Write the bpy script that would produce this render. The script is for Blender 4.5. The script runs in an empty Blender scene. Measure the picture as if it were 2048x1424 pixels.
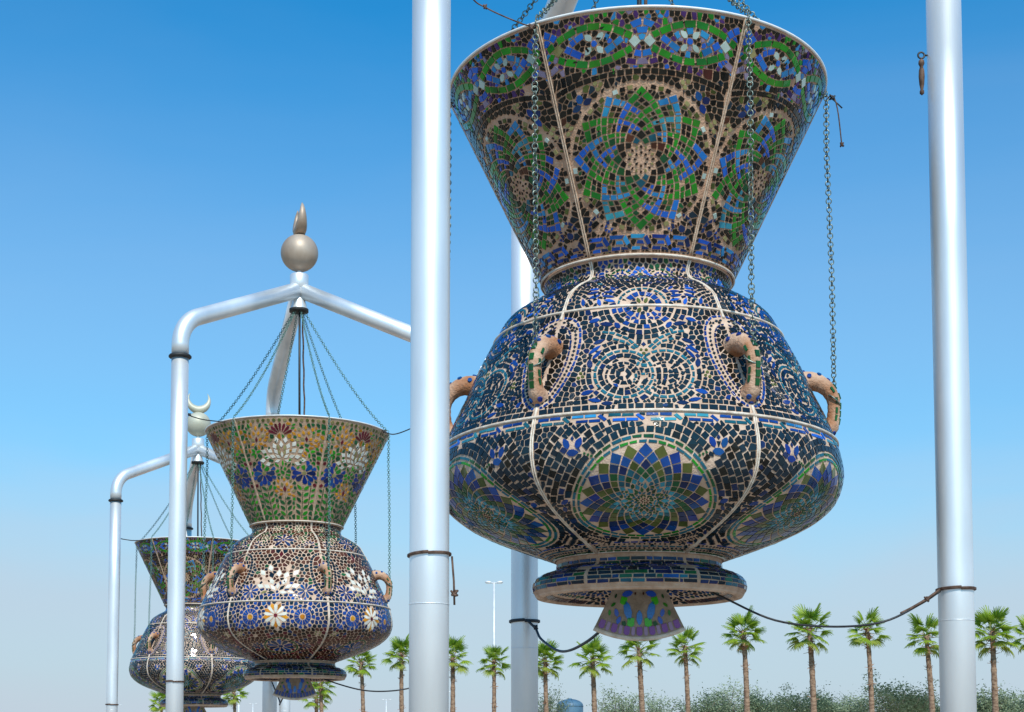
import bpy, bmesh, math, random
import numpy as np
from mathutils import Vector, Matrix
R = math.radians
PI = math.pi
scene = bpy.context.scene

# ------------------------------------------------------------------ camera, sky, sun, exposure
cam_data = bpy.data.cameras.new("camera")
cam = bpy.data.objects.new("camera", cam_data)
scene.collection.objects.link(cam)
scene.camera = cam
cam.location = (0, 0, 1.6)
PITCH = 0.0714
cam.rotation_euler = (PI/2 + PITCH, 0, 0)
cam_data.sensor_width = 36.0
cam_data.lens = 3000.0/2048*36.0
cam_data.shift_y = (1266-712)/2048
cam_data.clip_start = 0.1
cam_data.clip_end = 20000

SUN_AZ = R(10); SUN_EL = R(47)
to_sun = Vector((math.sin(SUN_AZ)*math.cos(SUN_EL), -math.cos(SUN_AZ)*math.cos(SUN_EL), math.sin(SUN_EL)))
world = bpy.data.worlds.new("World")
scene.world = world
world.use_nodes = True
wn = world.node_tree.nodes; wl = world.node_tree.links
bg = wn['Background']
sky = wn.new('ShaderNodeTexSky')
sky.sky_type = 'NISHITA'
sky.sun_disc = False
sky.sun_elevation = SUN_EL
sky.sun_rotation = PI - SUN_AZ
sky.altitude = 0
sky.air_density = 1.0
sky.dust_density = 0.6
sky.ozone_density = 2.0
hs = wn.new('ShaderNodeHueSaturation')
hs.inputs['Saturation'].default_value = 1.25
wl.new(sky.outputs[0], hs.inputs['Color'])
# pale dusty air towards the horizon, the same all the way round
tcw = wn.new('ShaderNodeTexCoord'); sep = wn.new('ShaderNodeSeparateXYZ'); wl.new(tcw.outputs['Generated'], sep.inputs[0])
ramp = wn.new('ShaderNodeValToRGB'); ramp.color_ramp.interpolation = 'EASE'
e = ramp.color_ramp.elements; e[0].position = 0.0; e[0].color = (.97, .97, .97, 1); e[1].position = .50; e[1].color = (0, 0, 0, 1)
q_ = e.new(.07); q_.color = (.90, .90, .90, 1); q_ = e.new(.22); q_.color = (.36, .36, .36, 1)
# (with very faint, uneven high haze)
cn = wn.new('ShaderNodeTexNoise'); cn.inputs['Scale'].default_value = 2.2; cn.inputs['Detail'].default_value = 5; cn.inputs['Distortion'].default_value = .6
cmap = wn.new('ShaderNodeMapping'); cmap.inputs['Scale'].default_value = (1, 1, 4.5); wl.new(tcw.outputs['Generated'], cmap.inputs[0]); wl.new(cmap.outputs[0], cn.inputs['Vector'])
cma = wn.new('ShaderNodeMath'); cma.operation = 'MULTIPLY_ADD'; cma.inputs[1].default_value = -.09; wl.new(cn.outputs['Fac'], cma.inputs[0])
cmb = wn.new('ShaderNodeMath'); cmb.operation = 'ADD'; cmb.inputs[1].default_value = .045; wl.new(sep.outputs['Z'], cmb.inputs[0]); wl.new(cmb.outputs[0], cma.inputs[2])
wl.new(cma.outputs[0], ramp.inputs[0])
tint = wn.new('ShaderNodeMix'); tint.data_type = 'RGBA'; tint.blend_type = 'MULTIPLY'; tint.inputs['Factor'].default_value = 1
tint.inputs['B'].default_value = (.20, 1.42, 1.62, 1); wl.new(hs.outputs[0], tint.inputs['A'])
hz = wn.new('ShaderNodeMix'); hz.data_type = 'RGBA'; wl.new(ramp.outputs[0], hz.inputs['Factor'])
wl.new(tint.outputs['Result'], hz.inputs['A']); hz.inputs['B'].default_value = (4.85, 5.38, 6.3, 1)
wl.new(hz.outputs['Result'], bg.inputs['Color'])
bg.inputs['Strength'].default_value = 0.115
sun_data = bpy.data.lights.new("sun", 'SUN')
sun_data.energy = 4.0
sun_data.angle = R(0.53)
sun_data.color = (1.0, 0.94, 0.85)
sun = bpy.data.objects.new("sun", sun_data)
sun.rotation_euler = to_sun.to_track_quat('Z', 'Y').to_euler()
sun.location = to_sun*60
scene.collection.objects.link(sun)
scene.view_settings.view_transform = 'Standard'
scene.view_settings.look = 'None'
scene.view_settings.exposure = 0.0
scene.view_settings.gamma = 1.0
scene.view_settings.use_curve_mapping = False

# ------------------------------------------------------------------ helpers
C = scene.collection
def tag(o, label=None, cat=None, group=None, kind=None):
    if label: o['label'] = label
    if cat: o['category'] = cat
    if group: o['group'] = group
    if kind: o['kind'] = kind
    return o
def empty(name, loc, label, cat, group=None, rz=0):
    o = bpy.data.objects.new(name, None)
    o.empty_display_size = 0.2
    o.location = loc; o.rotation_euler = (0, 0, rz)
    C.objects.link(o)
    return tag(o, label, cat, group)
def link(name, me, parent=None, loc=(0, 0, 0)):
    o = bpy.data.objects.new(name, me)
    C.objects.link(o)
    o.parent = parent
    o.location = loc
    return o
def mesh(name, vs, fs, mats=(), mi=None, smooth=False):
    me = bpy.data.meshes.new(name)
    me.from_pydata([tuple(v) for v in vs], [], fs)
    for m in (mats if isinstance(mats, (list, tuple)) else [mats]):
        me.materials.append(m)
    if mi is not None:
        me.polygons.foreach_set('material_index', mi)
    if smooth:
        me.polygons.foreach_set('use_smooth', [True]*len(fs))
    me.update()
    return me
class MB:
    """collects shapes into one mesh"""
    def __init__(s): s.v = []; s.f = []; s.mi = []
    def add(s, vs, fs, mi=0):
        o = len(s.v); s.v += [tuple(p) for p in vs]
        s.f += [tuple(i+o for i in f) for f in fs]; s.mi += [mi]*len(fs)
    def tube(s, pts, rad, n=12, caps=True, mi=0, closed=False):
        pts = [Vector(p) for p in pts]
        m = len(pts)
        if not hasattr(rad, '__len__'): rad = [rad]*m
        t0 = (pts[1]-pts[0]).normalized()
        up = Vector((0, 0, 1)) if abs(t0.z) < .9 else Vector((0, 1, 0))
        nrm = (up - t0*up.dot(t0)).normalized()
        vs = []
        for i in range(m):
            if closed: t = (pts[(i+1) % m]-pts[i-1]).normalized()
            else: t = (pts[min(i+1, m-1)]-pts[max(i-1, 0)]).normalized()
            nrm = (nrm - t*nrm.dot(t)).normalized()
            b = t.cross(nrm)
            for k in range(n):
                a = 2*PI*k/n
                vs.append(pts[i] + (nrm*math.cos(a)+b*math.sin(a))*rad[i])
        fs = []
        for i in range(m if closed else m-1):
            j = (i+1) % m
            for k in range(n):
                k2 = (k+1) % n
                fs.append((i*n+k, i*n+k2, j*n+k2, j*n+k))
        if caps and not closed:
            fs.append(tuple(range(n))[::-1]); fs.append(tuple((m-1)*n+k for k in range(n)))
        s.add(vs, fs, mi)
    def lathe(s, prof, n=48, mi=0, c=(0, 0, 0)):
        vs = []; fs = []
        m = len(prof)
        for r, z in prof:
            for k in range(n):
                a = 2*PI*k/n
                vs.append((c[0]+r*math.sin(a), c[1]-r*math.cos(a), c[2]+z))
        for i in range(m-1):
            for k in range(n):
                k2 = (k+1) % n
                fs.append((i*n+k, i*n+k2, (i+1)*n+k2, (i+1)*n+k))
        s.add(vs, fs, mi)
    def box(s, c, d, mi=0, rz=0):
        vs = []
        for x in (-1, 1):
            for y in (-1, 1):
                for z in (-1, 1):
                    px, py = x*d[0]/2, y*d[1]/2
                    vs.append((c[0]+px*math.cos(rz)-py*math.sin(rz), c[1]+px*math.sin(rz)+py*math.cos(rz), c[2]+z*d[2]/2))
        s.add(vs, [(0, 1, 3, 2), (4, 6, 7, 5), (0, 4, 5, 1), (2, 3, 7, 6), (0, 2, 6, 4), (1, 5, 7, 3)], mi)
    def mesh(s, name, mats, smooth=True): return mesh(name, s.v, s.f, mats, s.mi, smooth)
    def build(s, name, mats, parent=None, loc=(0, 0, 0), smooth=True):
        return link(name, s.mesh(name, mats, smooth), parent, loc)
def torus(Rm, r, n=40, m=6, z=0, c=(0, 0)):
    mb = MB()
    mb.tube([(c[0]+Rm*math.sin(2*PI*i/n), c[1]-Rm*math.cos(2*PI*i/n), z) for i in range(n)], r, m, closed=True)
    return mb
def spline(pts, n):
    """Catmull-Rom through the points, n samples"""
    P = [np.array(p, float) for p in pts]
    P = [2*P[0]-P[1]] + P + [2*P[-1]-P[-2]]
    out = []
    segs = len(P)-3
    for k in range(n):
        t = k/(n-1)*segs
        i = min(int(t), segs-1); t -= i
        a, b, c_, d = P[i:i+4]
        out.append(.5*((2*b)+(-a+c_)*t+(2*a-5*b+4*c_-d)*t*t+(-a+3*b-3*c_+d)*t**3))
    return out

# ------------------------------------------------------------------ materials
def newmat(name):
    m = bpy.data.materials.new(name); m.use_nodes = True
    nt = m.node_tree
    return m, nt.nodes, nt.links, nt.nodes['Principled BSDF']
def noise_mat(name, c1, c2, scale=5, rough=.8, metal=0, bump=0, bscale=None, detail=6, spec=None, rough2=None, stretch=None):
    m, n, l, p = newmat(name)
    tc = n.new('ShaderNodeTexCoord')
    src = tc.outputs['Object']
    if stretch:
        mp = n.new('ShaderNodeMapping'); mp.inputs['Scale'].default_value = stretch
        l.new(src, mp.inputs[0]); src = mp.outputs[0]
    nz = n.new('ShaderNodeTexNoise'); nz.inputs['Scale'].default_value = scale; nz.inputs['Detail'].default_value = detail
    l.new(src, nz.inputs['Vector'])
    cr = n.new('ShaderNodeValToRGB')
    cr.color_ramp.elements[0].position = .35; cr.color_ramp.elements[1].position = .65
    cr.color_ramp.elements[0].color = (*c1, 1); cr.color_ramp.elements[1].color = (*c2, 1)
    l.new(nz.outputs['Fac'], cr.inputs[0]); l.new(cr.outputs[0], p.inputs['Base Color'])
    p.inputs['Roughness'].default_value = rough; p.inputs['Metallic'].default_value = metal
    if spec is not None: p.inputs['Specular IOR Level'].default_value = spec
    if rough2 is not None:
        mr = n.new('ShaderNodeMapRange'); mr.inputs['From Min'].default_value = .3; mr.inputs['From Max'].default_value = .7
        mr.inputs['To Min'].default_value = rough; mr.inputs['To Max'].default_value = rough2
        l.new(nz.outputs['Fac'], mr.inputs[0]); l.new(mr.outputs[0], p.inputs['Roughness'])
    if bump:
        n2 = n.new('ShaderNodeTexNoise'); n2.inputs['Scale'].default_value = bscale or scale*4; n2.inputs['Detail'].default_value = 5
        l.new(src, n2.inputs['Vector'])
        b = n.new('ShaderNodeBump'); b.inputs['Strength'].default_value = bump; b.inputs['Distance'].default_value = .02
        l.new(n2.outputs['Fac'], b.inputs['Height']); l.new(b.outputs[0], p.inputs['Normal'])
    return m
def glass_mat(name, dark, light, rough=.1, streak=7.0, trans=0.0):
    """glazed mosaic glass: every tile (mesh island / object) gets a tone of its own, with soft streaks inside it"""
    m, n, l, p = newmat(name)
    geo = n.new('ShaderNodeNewGeometry'); oi = n.new('ShaderNodeObjectInfo')
    add = n.new('ShaderNodeMath'); add.operation = 'ADD'
    l.new(geo.outputs['Random Per Island'], add.inputs[0]); l.new(oi.outputs['Random'], add.inputs[1])
    fr = n.new('ShaderNodeMath'); fr.operation = 'FRACT'; l.new(add.outputs[0], fr.inputs[0])
    nz = n.new('ShaderNodeTexNoise'); nz.inputs['Scale'].default_value = streak; nz.inputs['Detail'].default_value = 3
    l.new(geo.outputs['Position'], nz.inputs['Vector'])
    mx = n.new('ShaderNodeMath'); mx.operation = 'MULTIPLY_ADD'
    mx.inputs[1].default_value = 1.6; mx.inputs[2].default_value = -.55
    l.new(nz.outputs['Fac'], mx.inputs[0])
    m2 = n.new('ShaderNodeMath'); m2.operation = 'MULTIPLY_ADD'; m2.inputs[1].default_value = .62
    m2.use_clamp = True
    l.new(fr.outputs[0], m2.inputs[0]); l.new(mx.outputs[0], m2.inputs[2])
    mix = n.new('ShaderNodeMix'); mix.data_type = 'RGBA'
    mix.inputs['A'].default_value = (*dark, 1); mix.inputs['B'].default_value = (*light, 1)
    l.new(m2.outputs[0], mix.inputs['Factor'])
    hs = n.new('ShaderNodeHueSaturation')
    mr = n.new('ShaderNodeMapRange'); mr.inputs['To Min'].default_value = .485; mr.inputs['To Max'].default_value = .515
    l.new(oi.outputs['Random'], mr.inputs[0]); l.new(mr.outputs[0], hs.inputs['Hue'])
    l.new(mix.outputs['Result'], hs.inputs['Color'])
    l.new(hs.outputs[0], p.inputs['Base Color'])
    p.inputs['Roughness'].default_value = rough
    p.inputs['IOR'].default_value = 1.5
    p.inputs['Specular IOR Level'].default_value = .26
    nb = n.new('ShaderNodeTexNoise'); nb.inputs['Scale'].default_value = 38; nb.inputs['Detail'].default_value = 2
    l.new(geo.outputs['Position'], nb.inputs['Vector'])
    b = n.new('ShaderNodeBump'); b.inputs['Strength'].default_value = .07; b.inputs['Distance'].default_value = .01
    l.new(nb.outputs['Fac'], b.inputs['Height']); l.new(b.outputs[0], p.inputs['Normal'])
    return m
M = {}
PAL = {
 'ink':   ((.005,.010,.016), (.014,.032,.048)),
 'black': ((.005,.005,.005), (.018,.016,.012)),
 'navy':  ((.007,.015,.055), (.014,.04,.13)),
 'cobalt':((.006,.026,.13), (.012,.075,.31)),
 'blue':  ((.012,.09,.40), (.02,.15,.58)),
 'azure': ((.012,.13,.32), (.035,.30,.58)),
 'teal':  ((.008,.06,.085), (.02,.16,.22)),
 'cyan':  ((.02,.16,.22), (.05,.33,.42)),
 'green': ((.008,.10,.012), (.025,.27,.018)),
 'lime':  ((.02,.26,.01), (.08,.5,.02)),
 'forest':((.008,.04,.016), (.018,.12,.04)),
 'purple':((.03,.012,.07), (.075,.03,.15)),
 'lilac': ((.15,.12,.2), (.3,.25,.36)),
 'pale':  ((.3,.4,.36), (.55,.66,.6)),
 'straw': ((.14,.12,.04), (.36,.32,.14)),
 'olive': ((.03,.04,.01), (.12,.14,.035)),
 'amber': ((.24,.07,.006), (.75,.33,.02)),
 'maroon':((.06,.006,.012), (.16,.015,.03)),
 'brown': ((.03,.012,.007), (.11,.035,.02)),
 'white': ((.55,.53,.45), (.82,.8,.72)),
 'violet':((.09,.03,.16), (.2,.08,.3)),
}
for k, (a, b) in PAL.items():
    M[k] = glass_mat('glass_'+k, a, b, rough=.075 if k not in ('white',) else .25)
PKEYS = list(PAL)
PIDX = {k: i for i, k in enumerate(PKEYS)}
PMATS = [M[k] for k in PKEYS]
M['grout'] = noise_mat('grout', (.46,.26,.16), (.64,.40,.265), 9, .88, bump=.55, bscale=60)
M['grout_pale'] = noise_mat('grout_pale', (.50,.335,.235), (.69,.50,.375), 9, .85, bump=.45, bscale=60)
M['bead_tan'] = noise_mat('bead_tan', (.46,.31,.21), (.70,.52,.38), 14, .7, bump=.3, bscale=50)
M['bead'] = noise_mat('bead', (.58,.46,.36), (.80,.71,.60), 14, .6, bump=.3, bscale=50)
M['clay'] = noise_mat('clay', (.36,.15,.065), (.66,.46,.33), 4.5, .9, bump=.7, bscale=45)
M['grout_brown'] = noise_mat('grout_brown', (.38,.235,.15), (.54,.36,.24), 9, .85, bump=.5, bscale=60)
M['rimmetal'] = noise_mat('rim_metal', (.74,.73,.70), (.86,.86,.84), 6, .4, metal=.1)
M['post'] = noise_mat('aluminium_paint', (.68,.71,.73), (.92,.93,.935), 1.6, .43, metal=.6, bump=.03, bscale=14, rough2=.47, stretch=(1, 1, .25))
M['rubber'] = noise_mat('black_rubber', (.012,.012,.012), (.03,.03,.028), 12, .6, bump=.2)
M['chain'] = noise_mat('galvanised_chain', (.05,.09,.08), (.30,.34,.29), 30, .42, metal=.7)
M['chain_green'] = noise_mat('verdigris_chain', (.05,.16,.14), (.22,.38,.33), 30, .55, metal=.4)
M['cable'] = noise_mat('black_cable', (.012,.012,.014), (.03,.03,.034), 20, .5)
M['wire'] = noise_mat('rusty_wire', (.06,.03,.018), (.17,.10,.07), 20, .7, metal=.3)
M['stone'] = noise_mat('finial_stone', (.34,.24,.17), (.52,.42,.33), 2.2, .5, metal=.25, bump=.08, bscale=20, stretch=(1, 1, .5))
M['stone_pale'] = noise_mat('finial_weathered', (.44,.43,.33), (.58,.56,.45), 2.2, .55, metal=.2, bump=.08, bscale=20)

# ------------------------------------------------------------------ mosaic design engine (flat panel coordinates, metres)
def poly_area(p):
    return .5*sum(p[i][0]*p[(i+1) % len(p)][1]-p[(i+1) % len(p)][0]*p[i][1] for i in range(len(p)))
def centroid(p):
    n = len(p); return (sum(q[0] for q in p)/n, sum(q[1] for q in p)/n)
def clip(poly, nx, ny, d):
    """keep the side nx*x+ny*y <= d"""
    out = []
    n = len(poly)
    px, py = poly[-1]; pd = nx*px+ny*py-d
    for qx, qy in poly:
        qd = nx*qx+ny*qy-d
        if (pd <= 0) != (qd <= 0):
            t = pd/(pd-qd)
            out.append((px+(qx-px)*t, py+(qy-py)*t))
        if qd <= 0: out.append((qx, qy))
        px, py, pd = qx, qy, qd
    return out
def sat(a, b, tol=.001):
    for p in (a, b):
        n = len(p)
        for i in range(n):
            ex, ey = p[(i+1) % n][0]-p[i][0], p[(i+1) % n][1]-p[i][1]
            L = math.hypot(ex, ey)
            if L < 1e-6: continue
            nx, ny = ey/L, -ex/L
            a0 = [nx*q[0]+ny*q[1] for q in a]; b0 = [nx*q[0]+ny*q[1] for q in b]
            if min(a0) > max(b0)-tol or min(b0) > max(a0)-tol: return False
    return True
def inside(p, x, y):
    s = 0
    n = len(p)
    for i in range(n):
        c = (p[(i+1) % n][0]-p[i][0])*(y-p[i][1])-(p[(i+1) % n][1]-p[i][1])*(x-p[i][0])
        if c > 0: s |= 1
        elif c < 0: s |= 2
        if s == 3: return False
    return True
class Design:
    def __init__(s, hw, s0, s1, seed, margin=.018):
        """hw(s): half width of the panel at height s"""
        s.hw = hw; s.s0 = s0; s.s1 = s1; s.m = margin; s.J = .002
        s.rng = random.Random(seed)
        s.t = []; s.hash = {}; s.H = .12; s.voids = []
        s.pts = {}; s.obsp = []
    def _cells(s, p):
        xs = [q[0] for q in p]; ys = [q[1] for q in p]
        for i in range(int(math.floor(min(xs)/s.H)), int(math.floor(max(xs)/s.H))+1):
            for j in range(int(math.floor(min(ys)/s.H)), int(math.floor(max(ys)/s.H))+1):
                yield (i, j)
    def ok(s, p):
        for x, y in p:
            if y < s.s0+s.m*.6 or y > s.s1-s.m*.6 or abs(x) > s.hw(y)-s.m: return False
        seen = set()
        for c in s._cells(p):
            for k in s.hash.get(c, ()):
                if k in seen: continue
                seen.add(k)
                if sat(p, s.t[k][0]): return False
        return True
    def place(s, p, col, check=True, jit=.002, h=1.0):
        r = s.rng
        p = [(x+r.uniform(-jit, jit), y+r.uniform(-jit, jit)) for x, y in p]
        if poly_area(p) < 0: p = p[::-1]
        if check and not s.ok(p): return False
        k = len(s.t); s.t.append((p, col, h))
        for c in s._cells(p): s.hash.setdefault(c, []).append(k)
        return True
    def void(s, cx, cy, r): s.voids.append((cx, cy, r))
    # --- shapes
    def quad(s, cx, cy, w, h, a, col, **k):
        c, n = math.cos(a), math.sin(a)
        return s.place([(cx+c*x-n*y, cy+n*x+c*y) for x, y in ((-w/2, -h/2), (w/2, -h/2), (w/2, h/2), (-w/2, h/2))], col, **k)
    def kite(s, cx, cy, L, W, a, col, f=.5, **k):
        """diamond whose long axis points along a; f = where it is widest"""
        c, n = math.cos(a), math.sin(a)
        return s.place([(cx+c*x-n*y, cy+n*x+c*y) for x, y in ((-L/2, 0), (-L/2+L*f, -W/2), (L/2, 0), (-L/2+L*f, W/2))], col, **k)
    def leaf(s, cx, cy, L, W, a, col, **k):
        c, n = math.cos(a), math.sin(a)
        pts = [(-.5, 0), (-.28, -.42), (.08, -.5), (.34, -.26), (.5, 0), (.34, .26), (.08, .5), (-.28, .42)]
        return s.place([(cx+c*x*L-n*y*W, cy+n*x*L+c*y*W) for x, y in pts], col, **k)
    def petal(s, cx, cy, L, W, a, col, **k):
        c, n = math.cos(a), math.sin(a)
        pts = [(-.5, -.12), (.12, -.46), (.36, -.40), (.5, 0), (.36, .40), (.12, .46), (-.5, .12)]
        return s.place([(cx+c*x*L-n*y*W, cy+n*x*L+c*y*W) for x, y in pts], col, **k)
    def dot(s, cx, cy, r, col, n=9, **k):
        return s.place([(cx+r*math.cos(2*PI*i/n), cy+r*math.sin(2*PI*i/n)) for i in range(n)], col, **k)
    def strip(s, pts, w, L, col, gap=.009, taper=None, check=True):
        """bricks of width w, length about L following a polyline"""
        # resample
        d = [0]
        for i in range(1, len(pts)): d.append(d[-1]+math.hypot(pts[i][0]-pts[i-1][0], pts[i][1]-pts[i-1][1]))
        T = d[-1]
        n = max(1, round(T/L))
        X = [q[0] for q in pts]; Y = [q[1] for q in pts]
        def at(t): return float(np.interp(t, d, X)), float(np.interp(t, d, Y))
        for i in range(n):
            a = T*i/n+gap/2; b = T*(i+1)/n-gap/2
            a += s.rng.uniform(-.06, .06)*L*(i > 0)
            p0 = at(a); p1 = at(b)
            e = 1e-3
            def nrm(t):
                q0 = at(max(t-e, 0)); q1 = at(min(t+e, T))
                L_ = math.hypot(q1[0]-q0[0], q1[1]-q0[1]) or 1
                return (-(q1[1]-q0[1])/L_, (q1[0]-q0[0])/L_)
            n0 = nrm(a); n1 = nrm(b)
            ww = w*(taper(i/n) if taper else 1)
            cc = col(i) if callable(col) else col
            def put(a, b, depth):
                p0 = at(a); p1 = at(b); n0 = nrm(a); n1 = nrm(b)
                if s.place([(p0[0]-n0[0]*ww/2, p0[1]-n0[1]*ww/2), (p1[0]-n1[0]*ww/2, p1[1]-n1[1]*ww/2),
                     (p1[0]+n1[0]*ww/2, p1[1]+n1[1]*ww/2), (p0[0]+n0[0]*ww/2, p0[1]+n0[1]*ww/2)], cc, check=check, jit=getattr(s, 'J', .002)): return True
                if depth == 0 or b-a < w*.55: return False
                # shorten from either end until it fits (strips pass under one another)
                for f in (.78, .6, .42):
                    if put(a, a+(b-a)*f, 0) or put(b-(b-a)*f, b, 0): return True
                return False
            put(a, b, 1)
    def ring(s, cx, cy, r, w, L, col, gap=.009, a0=0, a1=2*PI, check=True):
        n = 40
        s.strip([(cx+r*math.cos(a0+(a1-a0)*i/n), cy+r*math.sin(a0+(a1-a0)*i/n)) for i in range(n+1)], w, L, col, gap, check=check)
    def lattice(s, cx, cy, radii, N, fn, a0=PI/2):
        """rings of rhombs; fn(k, j, P) draws in one rhomb, P(u, v): (0,0) = outer tip, (1,1) = inner tip"""
        for k in range(len(radii)-2):
            for j in range(N):
                a = a0+2*PI*(j+(.5 if k % 2 else 0))/N; b = PI/N
                T = (cx+radii[k]*math.cos(a), cy+radii[k]*math.sin(a)); B = (cx+radii[k+2]*math.cos(a), cy+radii[k+2]*math.sin(a))
                Lf = (cx+radii[k+1]*math.cos(a+b), cy+radii[k+1]*math.sin(a+b)); Rt = (cx+radii[k+1]*math.cos(a-b), cy+radii[k+1]*math.sin(a-b))
                def P(u, v, T=T, B=B, Lf=Lf, Rt=Rt):
                    return tuple(T[i]*(1-u)*(1-v)+Lf[i]*u*(1-v)+Rt[i]*(1-u)*v+B[i]*u*v for i in (0, 1))
                fn(k, j, P, math.hypot(Lf[0]-T[0], Lf[1]-T[1]))
    def row(s, y, h, L, col, gap=.009, jx=.25, mirror=False):
        """bricks along a parallel"""
        hw = s.hw(y)-s.m*1.3
        n = max(2, round(2*hw/L)); xs = [-hw+2*hw*i/n+(s.rng.uniform(-jx, jx)*L*.5 if 0 < i < n else 0) for i in range(n+1)]
        for i in range(n):
            cc = col(i) if callable(col) else col
            a, b = xs[i]+gap/2, xs[i+1]-gap/2
            s.place([(a, y-h/2), (b, y-h/2), (b, y+h/2), (a, y+h/2)], cc)
    # --- irregular filling between everything placed so far
    def fill(s, cell, col, twice=False, **k):
        s._fill(cell, col, **k)
        if not twice: return
        k['relax'] = 0; k['minfrac'] = .16
        s._fill(cell*.55, col, **k)
    def _fill(s, cell, col, gap=.010, relax=1, region=None, irregular=.34, minfrac=.13, jit=.2):
        r = s.rng
        hc = cell*1.5
        obs = {}
        def addp(x, y): obs.setdefault((int(math.floor(x/hc)), int(math.floor(y/hc))), []).append((x, y))
        for p, _, _ in s.t:
            n = len(p)
            for i in range(n):
                ax, ay = p[i]; bx, by = p[(i+1) % n]
                m = max(1, int(math.hypot(bx-ax, by-ay)/(cell*.4)))
                for k in range(m): addp(ax+(bx-ax)*k/m, ay+(by-ay)*k/m)
        for cx, cy, rr in s.voids:
            n = max(8, int(2*PI*rr/(cell*.4)))
            for k in range(n): addp(cx+rr*math.cos(2*PI*k/n), cy+rr*math.sin(2*PI*k/n))
        for q in s.obsp: addp(*q)
        def blocked(x, y):
            if y < s.s0+s.m or y > s.s1-s.m or abs(x) > s.hw(y)-s.m-.1*cell: return True
            if region and not region(x, y): return True
            for cx, cy, rr in s.voids:
                if (x-cx)**2+(y-cy)**2 < rr*rr: return True
            c = (int(math.floor(x/s.H)), int(math.floor(y/s.H)))
            for k in s.hash.get(c, ()):
                if inside(s.t[k][0], x, y): return True
            i0, j0 = int(math.floor(x/hc)), int(math.floor(y/hc))
            d2 = (cell*.24)**2
            for i in (i0-1, i0, i0+1):
                for j in (j0-1, j0, j0+1):
                    for q in obs.get((i, j), ()):
                        if (q[0]-x)**2+(q[1]-y)**2 < d2: return True
            return False
        W = max(s.hw(s.s0), s.hw(s.s1), s.hw((s.s0+s.s1)/2))
        seeds = []
        # hand-laid courses: wavy rows of roughly squared stones ...
        ny = int((s.s1-s.s0)/(cell*.9))+2; nx = int(2*W/cell)+3
        ph = r.uniform(0, 6)
        for j in range(ny):
            o_ = r.random()*cell
            for i in range(nx):
                x = -W+(i-.5)*cell+o_+r.uniform(-jit, jit)*cell; y = s.s0+(j+.4)*cell*.9+cell*.45*math.sin(5.5*x+ph)+cell*.3*math.sin(11*x+2*ph+j*.2)+r.uniform(-jit, jit)*cell*.8
                seeds.append((x, y))
        # ... and odd pieces wherever a gap is left
        more = []
        for j in range(ny*2):
            for i in range(nx*2): more.append((-W+(i+.5)*cell/2+r.uniform(-.25, .25)*cell, s.s0+(j+.5)*cell/2+r.uniform(-.25, .25)*cell))
        r.shuffle(more); seeds += more
        grid = {}; acc = []
        dmin = (cell*(1-irregular))**2
        for x, y in seeds:
            i0, j0 = int(math.floor(x/cell)), int(math.floor(y/cell))
            bad = False
            for i in (i0-1, i0, i0+1):
                for j in (j0-1, j0, j0+1):
                    for q in grid.get((i, j), ()):
                        if (q[0]-x)**2+(q[1]-y)**2 < dmin: bad = True; break
                    if bad: break
                if bad: break
            if bad or blocked(x, y): continue
            grid.setdefault((i0, j0), []).append((x, y)); acc.append((x, y))
        polys = []
        for it in range(relax+1):
            grid = {}
            for q in acc: grid.setdefault((int(math.floor(q[0]/hc)), int(math.floor(q[1]/hc))), []).append(q)
            last = it == relax
            g = gap/2 if last else 0
            new = []
            for x, y in acc:
                h = cell*.85
                p = [(x-h, y-h), (x+h, y-h), (x+h, y+h), (x-h, y+h)]
                i0, j0 = int(math.floor(x/hc)), int(math.floor(y/hc))
                nb = []
                for i in (i0-1, i0, i0+1):
                    for j in (j0-1, j0, j0+1):
                        for q in grid.get((i, j), ()):
                            dx, dy = q[0]-x, q[1]-y; D = math.hypot(dx, dy)
                            if 1e-6 < D < cell*2.1: nb.append((D/2-g, dx/D, dy/D))
                        for q in obs.get((i, j), ()):
                            dx, dy = q[0]-x, q[1]-y; D = math.hypot(dx, dy)
                            if 1e-6 < D < cell*1.4: nb.append((D-gap*.95, dx/D, dy/D))
                nb.sort()
                for D, dx, dy in nb:
                    if D > h*1.45: break
                    p = clip(p, dx, dy, dx*x+dy*y+D)
                    if len(p) < 3: break
                if len(p) < 3: continue
                lim = s.hw(y)-s.m
                p = clip(p, 1, 0, lim)
                if len(p) > 2: p = clip(p, -1, 0, lim)
                if len(p) > 2: p = clip(p, 0, 1, s.s1-s.m)
                if len(p) > 2: p = clip(p, 0, -1, -(s.s0+s.m))
                if len(p) < 3: continue
                if last:
                    if poly_area(p) > minfrac*cell*cell: polys.append(p)
                else: new.append(centroid(p))
            if not last: acc = new
        for p in polys:
            # drop nearly coincident vertices
            q = []
            for v in p:
                if not q or math.hypot(v[0]-q[-1][0], v[1]-q[-1][1]) > cell*.1: q.append(v)
            if len(q) > 2 and math.hypot(q[0][0]-q[-1][0], q[0][1]-q[-1][1]) < cell*.1: q.pop()
            if len(q) < 3: continue
            c = centroid(q)
            s.place(q, col(*c) if callable(col) else col, check=False, jit=0)
def pick(rng, pairs):
    t = rng.random()*sum(w for _, w in pairs)
    for c, w in pairs:
        t -= w
        if t <= 0: return c
    return pairs[-1][0]

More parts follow.
